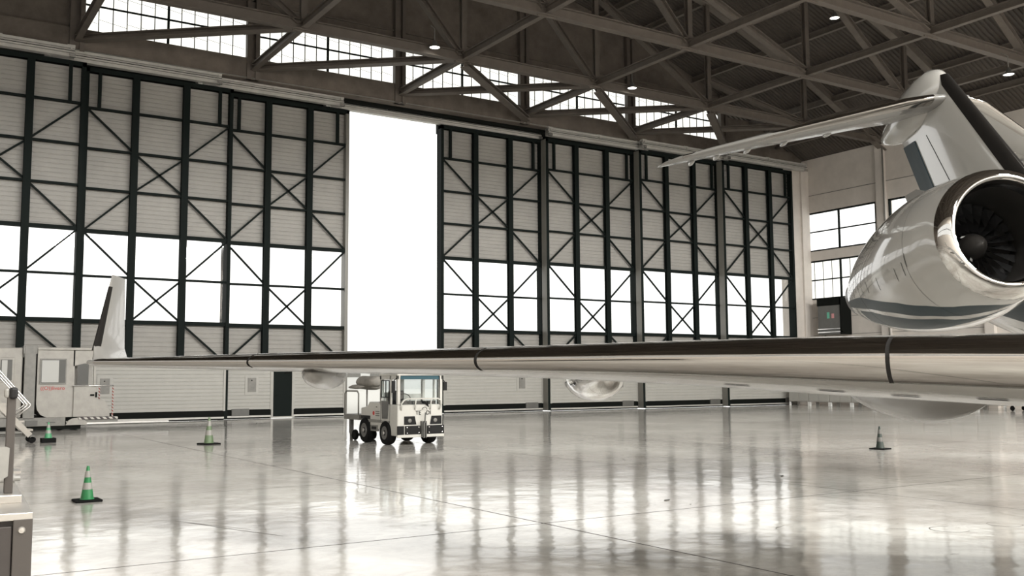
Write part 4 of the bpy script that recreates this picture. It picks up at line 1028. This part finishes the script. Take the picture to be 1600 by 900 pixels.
MB().box(-.003, -.04, .03, .038, .03, .555).build('post', M['cabedge'], pf, bevel=.004)
MB().box(.006, -.06, .515, .044, .05, .575).build('clamp', M['blackplast'], pf, bevel=.012)
MB().box(-.018, -.05, .52, .006, .04, .57).build('clamp_jaw', M['greysteel'], pf, bevel=.012)
rings = []
pts = [(-.9, .05), (-.2, .05), (-.06, .075), (.012, .12), (.016, .262), (.0, .27), (-.9, .275)]
MB().poly([(x, -.06, z) for x, z in pts], V((0, .04, 0))).build('side_panel', M['greysteel'], pf)
MB().box(-.3, 1.30, .02, .145, 1.52, .035).build('rear_plate', M['plate'], pf)
MB().tube([(.0, .62, .05), (.075, .62, .05)], .03, 10).tube([(.075, .62, .05), (.105, .62, .05)], .016, 8).build('bolt', M['greysteel'], pf, smooth=True, auto=40)

# ================================================================== RIGHT BACKGROUND
# wall unit box
ub = thing('wall_unit', 'dark grey heater unit with green and pink labels on the right wall', 'heater', (XR, 42.0, 4.6))
MB().box(-1.0, -.35, .0, .0, 1.5, 2.35).build('housing', M['greydark'], ub, bevel=.02)
MB().box(-1.04, -.39, -.02, -.0, -.30, 2.38).box(-1.04, -.38, 1.9, -.98, 1.52, 2.38).build('dark_frame', M['black'], ub)
MB().box(-1.04, -.39, .12, -.9, 1.52, .18).box(-1.04, -.39, .34, -.98, 1.52, .38).build('strip', M['alu'], ub)
MB().box(-1.015, .55, 1.05, -1.0, .75, 1.45).build('label_green', M['greenl'], ub)
MB().box(-1.015, .18, 1.05, -1.0, .38, 1.35).build('label_pink', M['pinkl'], ub)
# row of pale cabinets on feet along the wall
for i in range(9):
    y = 43.1-1.62*i
    t = thing('storage_cabinet', 'pale storage cabinet on short feet against the right wall, %s from the door corner' % names[i], 'cabinet', (XR-3.6-.25*i*0, y, 0), group='pale cabinets on feet by the right wall')
    MB().box(0, -.8, .25, .9, .8, 1.75).build('body', M['loader'], t, bevel=.02)
    MB().box(-.02, -.76, .30, .01, -.02, 1.70).build('cabinet_door', M['siding_low'], t)
    MB().box(-.02, .02, .30, .01, .76, 1.70).build('cabinet_door', M['siding_low'], t)
    for yy in (-.75, .75):
        for xx in (.06, .84): MB().box(xx-.05, yy-.05, 0, xx+.05, yy+.05, .25).build('foot', M['paper'], t)
# clutter trolleys further along
labs = ['low equipment cart with a red box among the clutter right of the cabinets', 'low equipment cart with dark boxes beyond the red one', 'low equipment cart with pipes at the far right edge', 'low dark cart at the right frame edge']
for i in range(4):
    t = thing('equipment_cart', labs[i], 'cart', (49.4+.4*i, 27.3-2.3*i+.5, 0), .2*(i-1))
    MB().box(-.5, -1.0, .28, .5, 1.0, .36).build('deck', M['greydark'], t)
    for x in (-.4, .4):
        for y in (-.85, .85):
            mb = MB(); mb.lathe([(.03, -.04), (.12, -.04), (.14, 0), (.12, .04), (.03, .04)], (x, y, .14), 'X', 14); mb.build('wheel', M['rubber'], t, smooth=True, auto=40)
            MB().box(x-.03, y-.03, .14, x+.03, y+.03, .3).build('fork', M['greydark'], t)
    MB().tube([(-.45, -.95, .36), (-.45, -.95, 1.1), (.45, -.95, 1.1), (.45, -.95, .36)], .025, 8).build('push_bar', M['alu'], t, smooth=True)
    MB().box(-.4, -.6, .36, .3, -.05, .75).build('crate', M['red'] if i == 0 else M['black'], t)
    MB().box(-.3, .1, .36, .4, .8, .62+.1*i).build('crate', M['greysteel'] if i % 2 else M['blackplast'], t)
# floor scraps
for (x, y, l, w_, lab, rz) in ((13.96, 12.58, .22, .05, 'small dark scrap on the floor right of centre', .6), (9.85, 11.1, .14, .05, 'small brown leaf like scrap on the floor below the gap reflection', .2)):
    tag(MB().poly([(-l/2, 0, .002), (-l*.2, w_/2, .002), (l*.3, w_*.4, .002), (l/2, 0, .002), (l*.1, -w_/2, .002), (-l*.3, -w_*.4, .002)], V((0, 0, .012))).build('floor_scrap', M['greydark'], loc=(x, y, 0)), lab, 'scrap').rotation_euler = (0, 0, rz)

# distant terminal building outside, washed out by daylight
tb = thing('terminal_building', 'low white terminal building far beyond the open gap', 'building', (75, 190, 0))
MB().box(-40, 0, -.05, 50, 18, 7).build('wall', M['paper'], tb)
for i in range(14): MB().box(-38+i*6.2, -.1, 2.5, -34+i*6.2, .1, 4.2).build('window', M['greysteel'], tb)
MB().box(-41, -.5, 7, 51, 18.5, 7.4).build('roof', M['paper'], tb)
